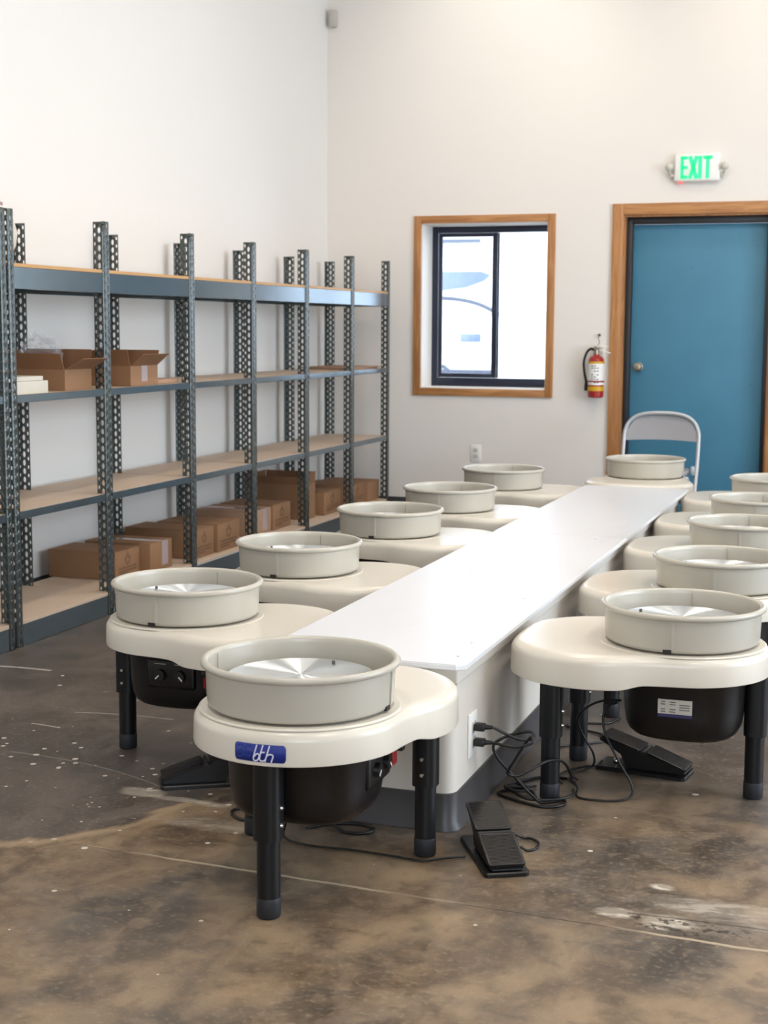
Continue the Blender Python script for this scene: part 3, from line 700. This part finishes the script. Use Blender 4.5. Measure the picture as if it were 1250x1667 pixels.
MB().lathe([(0, 0), (0.075, 0), (0.085, 0.008), (0.118, 0.08), (0.125, 0.13), (0.112, 0.18), (0.08, 0.215), (0.066, 0.225), (0.066, 0.24), (0.055, 0.24), (0.055, 0.21), (0, 0.21)], n=40).build('jar_body', M_jar, jar)
MB().lathe([(0, 0.241), (0.068, 0.241), (0.07, 0.25), (0.04, 0.265), (0.026, 0.29), (0.03, 0.33), (0.055, 0.375), (0.050, 0.385), (0, 0.375)], n=28).build('jar_lid', M_pink, jar)

# ------------------------------------------------------------------ the long bench between the wheels
TB = 0.4365; TT = 0.4505
TX0, TX1, TY0, TY1 = -1.547, -0.985, 3.53, 7.96
bench = empty('long_bench', (-1.266, 3.53, 0)); tag(bench, 'long low white bench running between the two rows of pottery wheels', 'bench')
def btop(y0, y1, chamf):
    c = 0.022
    pts = [(TX0+(c if chamf else 0), y0), (TX1-(c if chamf else 0), y0), (TX1, y0+(c if chamf else 0)), (TX1, y1), (TX0, y1), (TX0, y0+(c if chamf else 0))]
    m = MB().prism(pts, 2, TB, TT)
    es = [e for e in m.bm.edges if abs(e.verts[0].co.z-TT) < 1e-6 and abs(e.verts[1].co.z-TT) < 1e-6]
    bmesh.ops.bevel(m.bm, geom=es, offset=0.003, segments=2, affect='EDGES')
    return m
rel(btop(TY0, 5.985, True).build('bench_top', M_table), bench); rel(btop(5.9875, TY1, False).build('bench_top', M_table), bench)
ap = MB().box((-1.500, 3.548, 0.392), (-1.007, 7.80, TB-0.0005), 0.006, 3); rel(ap.build('apron', M_boxwall), bench)
def rrect(x0, x1, y0, y1, r, n=6):
    P = []
    for cx, cy, a0 in ((x1-r, y0+r, -PI/2), (x1-r, y1-r, 0), (x0+r, y1-r, PI/2), (x0+r, y0+r, PI)):
        for k in range(n+1): a = a0+PI/2*k/n; P.append((cx+r*math.cos(a), cy+r*math.sin(a)))
    return P
L0 = rrect(-1.485, -1.0172, 3.560, 7.78, 0.035)
rel(MB().loft([[(x, y, 0.10) for x, y in L0], [(x, y, 0.3915) for x, y in L0]]).build('bench_wall', M_boxwall), bench)
L1 = rrect(-1.489, -1.0132, 3.556, 7.784, 0.038); L2 = rrect(-1.499, -1.003, 3.546, 7.794, 0.046)
cv = MB().loft([[(x, y, 0.0005) for x, y in L2], [(x, y, 0.005) for x, y in L2], [(x, y, 0.022) for x, y in L1], [(x, y, 0.098) for x, y in L1], [(x, y, 0.1) for x, y in L0]])
rel(cv.build('cove_base', M_cove), bench)
for x, y in ((-1.03, 3.63), (-1.04, 3.8), (-1.25, 3.63), (-1.06, 4.5), (-1.35, 4.9), (-1.1, 5.9)):
    rel(MB().cyl((x, y, TT-0.0012), (x, y, TT+0.0003), 0.0035, n=12).build('screw', M_ink), bench)

# ------------------------------------------------------------------ pottery wheels
BZ0, BZ1 = 0.352, 0.4325
def smooth_loop(ctrl, n):
    P = [Vector((p[0], p[1], 0)) for p in ctrl]; N = len(P); Q = []
    for i in range(N):
        a, b, c, d = P[i-1], P[i], P[(i+1) % N], P[(i+2) % N]
        for k in range(8):
            u = k/8; Q.append(0.5*((2*b)+(c-a)*u+(2*a-5*b+4*c-d)*u*u+(3*b-a-3*c+d)*u**3))
    # even resample
    L = [0]
    for i in range(len(Q)): L.append(L[-1]+(Q[(i+1) % len(Q)]-Q[i]).length)
    out = []; j = 0
    for k in range(n):
        s = L[-1]*k/n
        while L[j+1] < s: j += 1
        f = (s-L[j])/max(1e-9, L[j+1]-L[j]); out.append(Q[j].lerp(Q[(j+1) % len(Q)], f))
    return out
right = [(0.0, -0.245)]+[(0.245*math.sin(a), -0.245*math.cos(a)) for a in [math.radians(d) for d in (15, 30, 45, 60, 75)]]+[(0.249, 0.02), (0.264, 0.08), (0.286, 0.130), (0.300, 0.185), (0.300, 0.25), (0.284, 0.32), (0.250, 0.38), (0.203, 0.425), (0.15, 0.455), (0.09, 0.467), (0.03, 0.470)]
ctrl = right+[(-x, y) for x, y in reversed(right) if x > 0]
OUT = smooth_loop(ctrl, 160)
def normals(L):
    N = len(L); R = []
    for i in range(N):
        t = (L[(i+1) % N]-L[i-1]).normalized(); R.append(Vector((t.y, -t.x, 0)))
    return R
ON = normals(OUT)
def inset(d, z, lift=None):
    r = []
    for i, (p, n_) in enumerate(zip(OUT, ON)):
        q = p-n_*d; r.append((q.x, q.y, z+(lift(p) if lift else 0)))
    return r
LW = 0.0
def lift(p):  # lower edge rises a little under the round front part
    f = min(1, max(0, (p.y-0.06)/0.07)); f = f*f*(3-2*f)
    return -0.012*f
def wheel(name='pottery_wheel'):
    root = empty(name, (0, 0, 0))
    b = MB()
    lo = [inset(0.030, BZ0+0.004, lift), inset(0.006, BZ0+0.001, lift), inset(0.001, BZ0+0.003, lift), inset(0.0, BZ0+0.008, lift), inset(0.0015, BZ1-0.026)]
    for k in range(1, 8):
        a = PI/2*k/7; lo.append(inset(0.0015+0.030*(1-math.cos(a)), BZ1-0.026+0.026*math.sin(a)))
    lo.append(inset(0.045, BZ1))
    b.loft(lo)
    body = b.build('table_body', M_plasticW, root, angle=40)
    # raised ring the pan sits in
    MB().lathe([(0.209, BZ1-0.002), (0.212, BZ1+0.0016), (0.228, BZ1+0.0016), (0.233, BZ1-0.002)], n=96, close=True).build('pan_ring', M_plasticW, root)
    hb = MB()   # black motor housing
    def se(hx, hy, z, cy=0.01, e=2.9, n=72):
        L = []
        for k in range(n):
            a = 2*PI*k/n; c, s = math.cos(a), math.sin(a)
            L.append((hx*math.copysign(abs(c)**(2/e), c), cy+hy*math.copysign(abs(s)**(2/e), s), z))
        return L
    hb.loft([se(0.176, 0.172, BZ0+0.008), se(0.176, 0.172, 0.345), se(0.172, 0.168, 0.335), se(0.168, 0.164, 0.25), se(0.162, 0.159, 0.212), se(0.154, 0.151, 0.194), se(0.141, 0.138, 0.182), se(0.128, 0.125, 0.177), se(0.07, 0.07, 0.174)])
    house = hb.build('motor_housing', M_blackpl, root, angle=30)
    # control panel on the right-hand side of the potter
    cp = MB().box((0.158, -0.050, 0.246), (0.1735, 0.105, 0.334), 0.010, 3).build('control_panel', M_blackpl, root)
    for ky, an in ((-0.004, 0.75), (0.060, 2.35)):
        kn = MB().cyl((0.173, ky, 0.287), (0.186, ky, 0.287), 0.0175, 0.016, n=28).build('knob', M_pedal, cp)
        c_, s_2 = math.cos(an), math.sin(an); px_ = 0.1863
        m = MB(); q = [(-0.016, -0.0018), (0.0, -0.0018), (0.0, 0.0018), (-0.016, 0.0018)]
        m.loft([[(px_, ky+u*c_-v_*s_2, 0.287+(u*s_2+v_*c_)) for u, v_ in q], [(px_+0.001, ky+u*c_-v_*s_2, 0.287+(u*s_2+v_*c_)) for u, v_ in q]]); m.build('pointer', M_white, kn)
    m = MB()
    for y0 in (-0.024, 0.042): m.box((0.1735, y0, 0.3185), (0.174, y0+0.036, 0.320))
    m.build('panel_print', M_label, cp)
    sw = MB().box((0.100, 0.125, 0.235), (0.152, 0.170, 0.335), 0.006).build('switch_plate', M_rubber, root)
    MB().box((0.150, 0.130, 0.255), (0.170, 0.162, 0.308), 0.004).build('rocker_switch', M_red, sw)
    MB().box((0.160, 0.134, 0.292), (0.192, 0.156, 0.312), 0.004).build('switch_lever', M_blackpl, sw)
    # rating plate on the other side
    rp = MB().box((-0.1735, -0.03, 0.263), (-0.1685, 0.062, 0.303), 0.0004, 1).build('rating_plate', M_label, root)
    m = MB()
    for r_ in range(5):
        for u0, u1 in ((-0.024, 0.004), (0.014, 0.030), (0.042, 0.054)):
            if (r_*7+int(u0*1000)) % 4 == 0: continue
            m.box((-0.1739, u0, 0.268+r_*0.0068), (-0.1736, u1, 0.2705+r_*0.0068))
    m.build('plate_print', M_ink, rp)
    MB().box((-0.1735, -0.03, 0.254), (-0.1685, 0.062, 0.2625), 0.0004, 1).build('plate_strip', M_purple, rp)
    # legs
    for lx, ly, sd in ((0, -0.210, 'x'), (-0.20, 0.325, 'y'), (0.20, 0.325, 'y')):
        lg = MB()
        R1_ = rrect(lx-0.031, lx+0.031, ly-0.031, ly+0.031, 0.022, 5)
        lg.loft([[(x, y, 0.180) for x, y in R1_], [(x, y, 0.385) for x, y in R1_]]); lg.cyl((lx, ly, 0.035), (lx, ly, 0.185), 0.0265, n=28)
        leg = lg.build('leg', M_black, root)
        MB().lathe([(0, 0.0), (0.025, 0.0), (0.0275, 0.004), (0.0275, 0.042), (0.0265, 0.046), (0, 0.046)], c=(lx, ly, 0.0004), n=28).build('rubber_foot', M_rubber, leg)
        for z in (0.212, 0.252):
            p, d = ((lx+0.030, ly, z), (0.0065, 0, 0)) if sd == 'x' else ((lx, ly-0.030, z), (0, -0.0065, 0))
            MB().cyl(p, [a+b for a, b in zip(p, d)], 0.0062, 0.0045, n=14).build('screw', M_chrome, leg)
    # splash pan
    z0 = 0.4375
    pan = MB().lathe([(0.145, z0+0.004), (0.15, z0), (0.205, z0), (0.2115, z0+0.005), (0.2135, z0+0.012), (0.2165, z0+0.090)]
                     + [(0.2190+0.0095*math.cos(a)*1.0, z0+0.0975+0.0085*math.sin(a)) for a in [math.radians(d) for d in (250, 290, 330, 10, 50, 90, 130, 165)]]
                     + [(0.2105, z0+0.089), (0.2080, z0+0.014), (0.203, z0+0.006), (0.15, z0+0.005)], n=128, close=True)
    pan = pan.build('splash_pan', M_pan, root, angle=50)
    for s in (-1, 1):
        m = MB()
        # overlap strip of the two pan halves, just off the wall
        for rr, z_0, z_1 in ((0.2150, z0+0.012, z0+0.089),):
            c = [math.radians((180 if s < 0 else 0)+d) for d in (0, 1.2, 2.4)]
            for u, v_ in zip(c, c[1:]):
                q = [((0.2142+0.0030)*math.cos(u), (0.2142+0.0030)*math.sin(u), z_0), ((0.2142+0.0030)*math.cos(v_), (0.2142+0.0030)*math.sin(v_), z_0), ((0.2166+0.0030)*math.cos(v_), (0.2166+0.0030)*math.sin(v_), z_1), ((0.2166+0.0030)*math.cos(u), (0.2166+0.0030)*math.sin(u), z_1)]
                m.loft([[(x*0.985, y*0.985, z) for x, y, z in q], q])
        m.build('pan_seam', M_pan, pan)
        m = MB(); c = [math.radians((180 if s < 0 else 0)-d) for d in (0, 2.2, 4.4, 6.0)]
        for u, v_ in zip(c, c[1:]):
            q = [(0.2150*math.cos(u), 0.2150*math.sin(u), z0+0.0005), (0.2150*math.cos(v_), 0.2150*math.sin(v_), z0+0.0005), (0.2155*math.cos(v_), 0.2155*math.sin(v_), z0+0.011), (0.2155*math.cos(u), 0.2155*math.sin(u), z0+0.011)]
            m.loft([[(x*0.97, y*0.97, z) for x, y, z in q], q])
        m.build('seam_notch', M_pannotch, pan)
        m = MB(); m.box((s*0.2075-0.0006, -0.0008, z0+0.012), (s*0.2075+0.0006, 0.0008, z0+0.095)); m.build('inner_joint', M_panline, pan)
    hd_ = MB().lathe([(0, 0.500), (0.160, 0.500), (0.1695, 0.4995), (0.171, 0.4975), (0.171, 0.488), (0.168, 0.486), (0.03, 0.486), (0.03, 0.44), (0, 0.44)], n=96)
    head = hd_.build('wheel_head', M_disc, root, angle=30)
    for s in (-1, 1): MB().cyl((s*0.033, s*0.122, 0.4995), (s*0.033, s*0.122, 0.508), 0.0040, n=14).build('bat_pin', M_ink, head)
    return root
w0 = wheel()
GW = 'pottery wheels around the long bench'
def put(o, x, y, rz, dz, label):
    o.location = (x, y, dz); o.rotation_euler = (0, 0, rz); tag(o, label, 'pottery wheel', GW)
LY = [3.965, 4.86, 5.885, 6.79, 7.83]; RY = [4.12, 5.05, 6.0, 6.87, 7.85]
LL = ['cream pottery wheel with two white-marked knobs, nearest of the left row', 'second pottery wheel of the left row, counting from the nearest', 'middle pottery wheel of the left row',
      'fourth pottery wheel of the left row, counting from the nearest', 'farthest pottery wheel of the left row, in front of the wall outlet']
RL = ['pottery wheel with a silver rating plate, nearest of the right row', 'second pottery wheel of the right row, counting from the nearest', 'middle pottery wheel of the right row',
      'fourth pottery wheel of the right row, counting from the nearest', 'farthest pottery wheel of the right row, in front of the blue door']
RX = [-0.517, -0.511, -0.519, -0.530, -0.535]
RT = [(-PI/2, [-1.975]*5, LY, LL), (PI/2, RX, RY, RL)]
for rz, xs, ys, labs in RT:
    for x, y, lab in zip(xs, ys, labs): put(copy_tree(w0), x, y, rz, 0, lab)
far = copy_tree(w0); put(far, -1.295, 8.44, PI, 0.0, 'pottery wheel across the far end of the long bench, before the grey chair')
put(w0, -1.238, 3.055, 0.0, 0.0, 'pottery wheel with a blue lettered sticker at the near end of the bench')
def kids(o, *names): return [k for k in bpy.data.objects if k.parent == o and k.name.split('.')[0] in names]
# the far wheel's and the near wheel's legs are run out a little further
for o_, dz in ((far, 0.028), (w0, 0.014)):
    for c_ in [k for k in bpy.data.objects if k.parent == o_ and k.name.split('.')[0] != 'leg']: c_.location.z += dz
MOTOR = ('motor_housing', 'control_panel', 'switch_plate', 'rating_plate', 'plate_print', 'plate_strip')
for o_ in [k for k in bpy.data.objects if k.parent is None and k.name.startswith('pottery_wheel') and abs(k.location.x+0.52) < 0.05]:
    for c_ in kids(o_, *MOTOR): c_.location.y -= 0.025
for c_ in kids(w0, *MOTOR): c_.location.y += 0.030
for c_ in kids(w0, 'leg'):
    ys_ = [v_.co.y for v_ in c_.data.vertices]; xs_ = [v_.co.x for v_ in c_.data.vertices]
    if max(ys_) < 0: c_.location.y += 0.048; c_.location.x -= 0.012
    elif max(xs_) < 0: c_.location.x -= 0.06
# blue sticker on the front lip of the nearest wheel
def lip(u, v, off):   # u along the lip (m, + to the right), v height
    a = u/0.2435; r = 0.2436+off
    return (r*math.sin(a), -r*math.cos(a), v)
stk = MB(); U0, U1, V0, V1 = -0.056, 0.062, 0.3775, 0.4165; R_ = 0.007
def rr2(u0, u1, v0, v1, r, n=4):
    return [(x, y) for x, y in rrect(u0, u1, v0, v1, r, n)]
def ribbon(mb, x0, x1, y0f, y1f, off, n=24):
    for k in range(n):
        a, b = x0+(x1-x0)*k/n, x0+(x1-x0)*(k+1)/n
        mb.quad([lip(a, y0f(a), off), lip(b, y0f(b), off), lip(b, y1f(b), off), lip(a, y1f(a), off)])
def corner(u, top):
    d = max(0, R_-(u-U0), R_-(U1-u)); e = R_-math.sqrt(max(0, R_*R_-d*d))
    return (V1-e) if top else (V0+e)
ribbon(stk, U0, U1, lambda u: corner(u, False), lambda u: corner(u, True), 0.0015, 40)
sticker = stk.build('sticker', M_blue, None, fixn=False, solid=0.0008)
sticker.parent = w0; sticker['label'] = 'blue rounded sticker with white lowercase lettering'
ft = MB()
def line(mb, pts, wd, off):
    for p, q in zip(pts, pts[1:]):
        dx, dy = q[0]-p[0], q[1]-p[1]; L_ = math.hypot(dx, dy) or 1; nx, ny = -dy/L_*wd/2, dx/L_*wd/2; ex_, ey_ = dx/L_*wd*0.25, dy/L_*wd*0.25
        mb.quad([lip(p[0]-ex_+nx, p[1]-ey_+ny, off), lip(q[0]+ex_+nx, q[1]+ey_+ny, off), lip(q[0]+ex_-nx, q[1]+ey_-ny, off), lip(p[0]-ex_-nx, p[1]-ey_-ny, off)])
def SP(x, y):   # sticker pixels of the letters -> lip coordinates
    return (-0.056+0.118*(x-108)/(1150-108)-0.002, V1-(V1-V0)*(y-(150+0.085*(x-108)))/355.0)
def bz(pts, n=6):
    P = [Vector((a, b, 0)) for a, b in pts]; Q = []
    for i in range(len(P)-1):
        a, b, c, d = P[max(i-1, 0)], P[i], P[i+1], P[min(i+2, len(P)-1)]
        for k in range(n):
            u = k/n; q = 0.5*((2*b)+(c-a)*u+(2*a-5*b+4*c-d)*u*u+(3*b-a-3*c+d)*u**3); Q.append((q.x, q.y))
    Q.append((P[-1].x, P[-1].y)); return Q
lt_ = MB()
for path in ([(603, 210), (575, 300), (545, 400), (530, 460), (545, 510), (590, 520), (630, 490), (650, 420), (625, 385), (585, 395), (550, 440)],
             [(725, 215), (695, 320), (665, 430), (660, 500), (700, 530), (750, 520), (778, 490)], [(672, 355), (755, 358)],
             [(857, 230), (825, 330), (795, 430), (765, 540)], [(800, 430), (850, 400), (905, 410), (922, 450), (905, 500), (888, 555)]):
    line(lt_, [SP(*p) for p in bz(path)], 0.0031, 0.0024)
o = lt_.build('lettering', M_letter, None, fixn=False); o.parent = sticker
for path in ([(190, 220), (300, 215), (270, 300), (180, 330), (280, 350), (290, 430), (180, 440)], [(470, 230), (380, 240), (350, 330), (350, 420), (430, 440), (480, 400)]):
    line(ft, [SP(*p) for p in bz(path)], 0.003, 0.0021)
o = ft.build('faded_mark', M_bluefaint, None, fixn=False); o.parent = sticker

# ------------------------------------------------------------------ foot pedals
def pedal(loc, rz, label):
    r = empty('foot_pedal', loc, rz); tag(r, label, 'foot pedal', 'foot pedals on the floor')
    W = 0.046
    MB().loft([[(x, y, 0.0005) for x, y in rrect(-W-0.010, W+0.010, -0.135, 0.140, 0.014)], [(x, y, 0.009) for x, y in rrect(-W-0.010, W+0.010, -0.135, 0.140, 0.014)], [(x, y, 0.012) for x, y in rrect(-W-0.007, W+0.007, -0.132, 0.137, 0.012)]]).build('base_plate', M_pedal, r)
    side = [(-0.126, 0.0125), (-0.130, 0.018), (-0.127, 0.025), (-0.012, 0.064), (0.004, 0.066), (0.118, 0.097), (0.130, 0.097), (0.134, 0.088), (0.062, 0.054), (0.050, 0.0125)]
    m = MB().prism(side, 0, -W+0.006, W-0.006); bmesh.ops.bevel(m.bm, geom=list(m.bm.edges), offset=0.0035, segments=2, affect='EDGES'); m.build('pedal_body', M_pedal, r)
    for (ya, za), (yb, zb) in (((-0.130, 0.0255), (-0.014, 0.0645)), ((0.006, 0.0665), (0.126, 0.1000))):
        m = MB(); L_ = math.hypot(yb-ya, zb-za); a = math.atan2(zb-za, yb-ya)
        m.loft([[(x, y, 0) for x, y in rrect(-W, W, 0, L_, 0.008)], [(x, y, 0.0055) for x, y in rrect(-W, W, 0, L_, 0.008)], [(x, y, 0.0065) for x, y in rrect(-W+0.002, W-0.002, 0.002, L_-0.002, 0.007)]])
        n_ = 24
        for k in range(n_):      # raised ribs of the tread
            y = 0.006+(L_-0.012)*k/n_; m.box((-W+0.006, y, 0.0065), (W-0.006, y+(L_-0.012)/n_*0.5, 0.0074))
        m.xf(Matrix.Translation((0, ya, za)) @ Matrix.Rotation(a, 4, 'X')); m.build('tread_pad', M_blackpl, r)
    MB().cyl((-W+0.003, -0.004, 0.066), (W-0.003, -0.004, 0.066), 0.004, n=12).build('hinge', M_rubber, r)
    MB().sph((0, 0.09, 0.018), 0.010).build('spring_screw', M_chrome, r)
    return r
pedal((-0.870, 3.415, 0), 0.50, 'black foot pedal on the floor right of the nearest wheel')
pedal((-1.80, 3.725, 0), math.radians(-60), 'black foot pedal behind the sticker wheel, to its left')
pedal((-0.630, 4.27, 0), math.radians(90-8), 'black foot pedal raised towards the bench under the rating plate wheel')

# ------------------------------------------------------------------ plugs and cords
def hang(o, parent):     # parent without moving
    m = Matrix.LocRotScale(parent.location, parent.rotation_euler, None)
    o.parent = parent; o.matrix_parent_inverse = m.inverted(); return o
def plug(z, cord_):
    p = MB().box((-1.008, 3.712, z-0.010), (-0.9785, 3.738, z+0.010), 0.004, 3); p.cyl((-0.981, 3.725, z+0.001), (-0.9585, 3.725, z+0.002), 0.0075, 0.0045, n=14)
    p = p.build('power_plug', M_cord); p.parent = cord_; return p
ws = {round(k.location.y, 2): k for k in bpy.data.objects if k.parent is None and k.name.startswith('pottery_wheel') and abs(k.location.x+0.52) < 0.05}
WR1, WR2 = ws[round(RY[0], 2)], ws[round(RY[1], 2)]
PD = sorted([k for k in bpy.data.objects if k.parent is None and k.name.startswith('foot_pedal')], key=lambda k: k.name)
def cord(pts, parent, r=0.0042, name='power_cord'):
    return hang(MB().tube(pts, r, n=8, smooth=6).build(name, M_cord, angle=80), parent)
f = 0.0048
c1 = cord([(-0.956, 3.725, 0.242), (-0.92, 3.73, 0.225), (-0.886, 3.74, 0.212), (-0.852, 3.75, 0.214), (-0.862, 3.77, 0.226), (-0.90, 3.78, 0.218), (-0.944, 3.775, 0.200), (-0.967, 3.77, 0.178), (-0.955, 3.78, 0.140),
      (-0.91, 3.80, 0.085), (-0.875, 3.83, 0.035), (-0.85, 3.86, f), (-0.80, 3.90, f), (-0.792, 3.86, f), (-0.84, 3.825, f), (-0.93, 3.86, f), (-0.985, 3.90, f), (-0.955, 3.945, f), (-0.90, 3.93, 0.013), (-0.87, 3.87, 0.014)],
     WR1)
c2 = cord([(-0.956, 3.725, 0.200), (-0.92, 3.72, 0.197), (-0.886, 3.72, 0.197), (-0.850, 3.725, 0.210), (-0.856, 3.74, 0.222), (-0.88, 3.745, 0.190), (-0.918, 3.755, 0.125), (-0.925, 3.77, 0.105), (-0.905, 3.79, 0.095),
      (-0.875, 3.81, 0.108), (-0.835, 3.86, 0.125), (-0.808, 3.93, 0.105), (-0.80, 4.00, 0.05), (-0.81, 4.06, 0.015), (-0.835, 4.10, f), (-0.90, 4.09, f), (-0.96, 4.02, f), (-0.975, 3.94, 0.014), (-0.93, 3.885, 0.015), (-0.885, 3.85, 0.014), (-0.82, 3.868, 0.014), (-0.78, 3.92, 0.014), (-0.79, 3.99, 0.008)],
     WR1)
cord([(-0.90, 4.0, f), (-0.92, 3.95, 0.014), (-0.96, 3.925, 0.018), (-0.94, 3.89, 0.020), (-0.90, 3.895, 0.022), (-0.91, 3.93, 0.022), (-0.945, 3.955, 0.022)], WR1, 0.004)
cord([(-0.80, 4.07, f), (-0.812, 4.03, 0.03), (-0.80, 3.99, 0.035), (-0.775, 3.975, 0.022), (-0.768, 3.943, f), (-0.705, 3.932, f), (-0.652, 3.95, f), (-0.625, 3.975, 0.012), (-0.625, 3.98, 0.045), (-0.665, 3.985, 0.110), (-0.701, 3.99, 0.175), (-0.712, 4.0, 0.225), (-0.700, 4.02, 0.252), (-0.682, 4.04, 0.258)],
     WR1, 0.0034)
cord([(-0.80, 4.10, f), (-0.83, 4.155, f), (-0.80, 4.21, f), (-0.775, 4.215, 0.02), (-0.775, 4.20, 0.06), (-0.805, 4.19, 0.115), (-0.818, 4.17, 0.165), (-0.79, 4.15, 0.205), (-0.74, 4.12, 0.238), (-0.680, 4.10, 0.250)],
     WR1, 0.0034)
cord([(-0.758, 4.262, 0.02), (-0.775, 4.25, f), (-0.80, 4.24, f), (-0.84, 4.19, f), (-0.86, 4.12, f), (-0.835, 4.05, f)], PD[2], 0.003)
cord([(-0.96, 4.40, f), (-0.922, 4.417, f), (-0.88, 4.455, f), (-0.83, 4.49, f), (-0.80, 4.53, f), (-0.82, 4.60, f), (-0.88, 4.63, f), (-0.95, 4.66, f), (-0.91, 4.71, f), (-0.83, 4.74, f), (-0.80, 4.82, f)],
     WR2, 0.0038)
cord([(-1.382, 3.45, f), (-1.33, 3.500, f), (-1.28, 3.520, f), (-1.232, 3.515, f), (-1.211, 3.490, f), (-1.23, 3.46, f), (-1.28, 3.455, f), (-1.32, 3.475, 0.014), (-1.38, 3.50, 0.012), (-1.43, 3.50, f)], w0, 0.004)
cord([(-1.34, 3.16, 0.172), (-1.36, 3.25, 0.13), (-1.39, 3.33, 0.06), (-1.41, 3.36, 0.015), (-1.385, 3.345, f), (-1.32, 3.33, f), (-1.22, 3.335, f), (-1.12, 3.33, f), (-1.03, 3.325, f), (-0.98, 3.36, f), (-0.935, 3.385, f)],
     w0, 0.003)
cord([(-0.855, 3.555, 0.018), (-0.835, 3.568, f), (-0.811, 3.568, f), (-0.787, 3.542, f), (-0.785, 3.50, f), (-0.802, 3.480, f), (-0.818, 3.476, 0.014)], PD[0], 0.0034)
cord([(-1.50, 3.47, f), (-1.556, 3.451, f), (-1.60, 3.472, f), (-1.622, 3.51, f), (-1.60, 3.545, f), (-1.55, 3.56, f)], w0, 0.0038)

plug(0.240, c1); plug(0.198, c2)

# ------------------------------------------------------------------ folding chair
ch = empty('folding_chair', (-1.33, 9.20, 0)); tag(ch, 'grey metal folding chair standing in front of the blue door', 'chair')
hw = 0.232; ft_ = MB()
path = [(-hw, -0.22, 0.012), (-hw, -0.10, 0.24), (-hw, 0.02, 0.44), (-hw, 0.07, 0.60), (-hw+0.003, 0.083, 0.66), (-hw+0.025, 0.092, 0.715), (-hw+0.07, 0.098, 0.755), (-hw+0.14, 0.10, 0.775), (0, 0.10, 0.780),
        (hw-0.14, 0.10, 0.775), (hw-0.07, 0.098, 0.755), (hw-0.025, 0.092, 0.715), (hw-0.003, 0.083, 0.66), (hw, 0.07, 0.60), (hw, 0.02, 0.44), (hw, -0.10, 0.24), (hw, -0.22, 0.012)]
ft_.tube(path, 0.012, n=12, smooth=6).build('front_frame', M_chairtube, ch)
bk = MB(); rows = []
NX = 20
def backp(u, vv, off):
    zt2 = 0.776-0.125*max(0, (abs(u)-0.35)/0.65)**2.4; zb_ = 0.605+0.008*(1-u*u)
    z = zb_+(zt2-zb_)*vv; y = 0.066+0.034*((z-0.6)/0.17)+0.020*(1-u*u)
    return (u*(hw-0.008), y+off, z)
for off in (0.0, 0.006):
    rows.append([[bk.bm.verts.new(backp(-1+2*i/NX, j/8, off)) for i in range(NX+1)] for j in range(9)])
for g in rows:
    for j in range(8):
        for i in range(NX): bk.bm.faces.new((g[j][i], g[j][i+1], g[j+1][i+1], g[j+1][i]))
a, b = rows
for i in range(NX):
    bk.bm.faces.new((a[0][i], b[0][i], b[0][i+1], a[0][i+1])); bk.bm.faces.new((a[8][i], a[8][i+1], b[8][i+1], b[8][i]))
for j in range(8):
    bk.bm.faces.new((a[j][0], a[j+1][0], b[j+1][0], b[j][0])); bk.bm.faces.new((a[j][NX], b[j][NX], b[j+1][NX], a[j+1][NX]))
bk.build('backrest', M_chair, ch)
st = MB(); L_ = rrect(-0.19, 0.19, -0.29, 0.09, 0.07)
st.loft([[(x, y, 0.418) for x, y in L_], [(x, y, 0.434) for x, y in L_], [(x*0.97, y*0.97-0.003, 0.441) for x, y in L_], [(x*0.7, y*0.7-0.03, 0.436) for x, y in L_]]); st.build('seat', M_chair, ch)
for s in (-1, 1):
    MB().tube([(s*0.205, -0.24, 0.408), (s*0.205, -0.02, 0.30), (s*0.205, 0.20, 0.012)], 0.011, n=12, smooth=4).build('rear_leg', M_chairtube, ch)
    MB().box((s*0.208-0.008, -0.03, 0.405), (s*0.208+0.014, 0.03, 0.46), 0.005).build('seat_bracket', M_chairtube, ch)
    for y in (-0.22, 0.20): MB().cyl((s*(hw if y < 0 else 0.205), y, 0.0005), (s*(hw if y < 0 else 0.205), y+0.002, 0.03), 0.0145, n=16).build('foot_cap', M_rubber, ch)
MB().cyl((-0.205, 0.12, 0.118), (0.205, 0.12, 0.118), 0.007, n=10).build('crossbar', M_chairtube, ch)
MB().cyl((-hw, -0.155, 0.13), (hw, -0.155, 0.13), 0.007, n=10).build('crossbar', M_chairtube, ch)
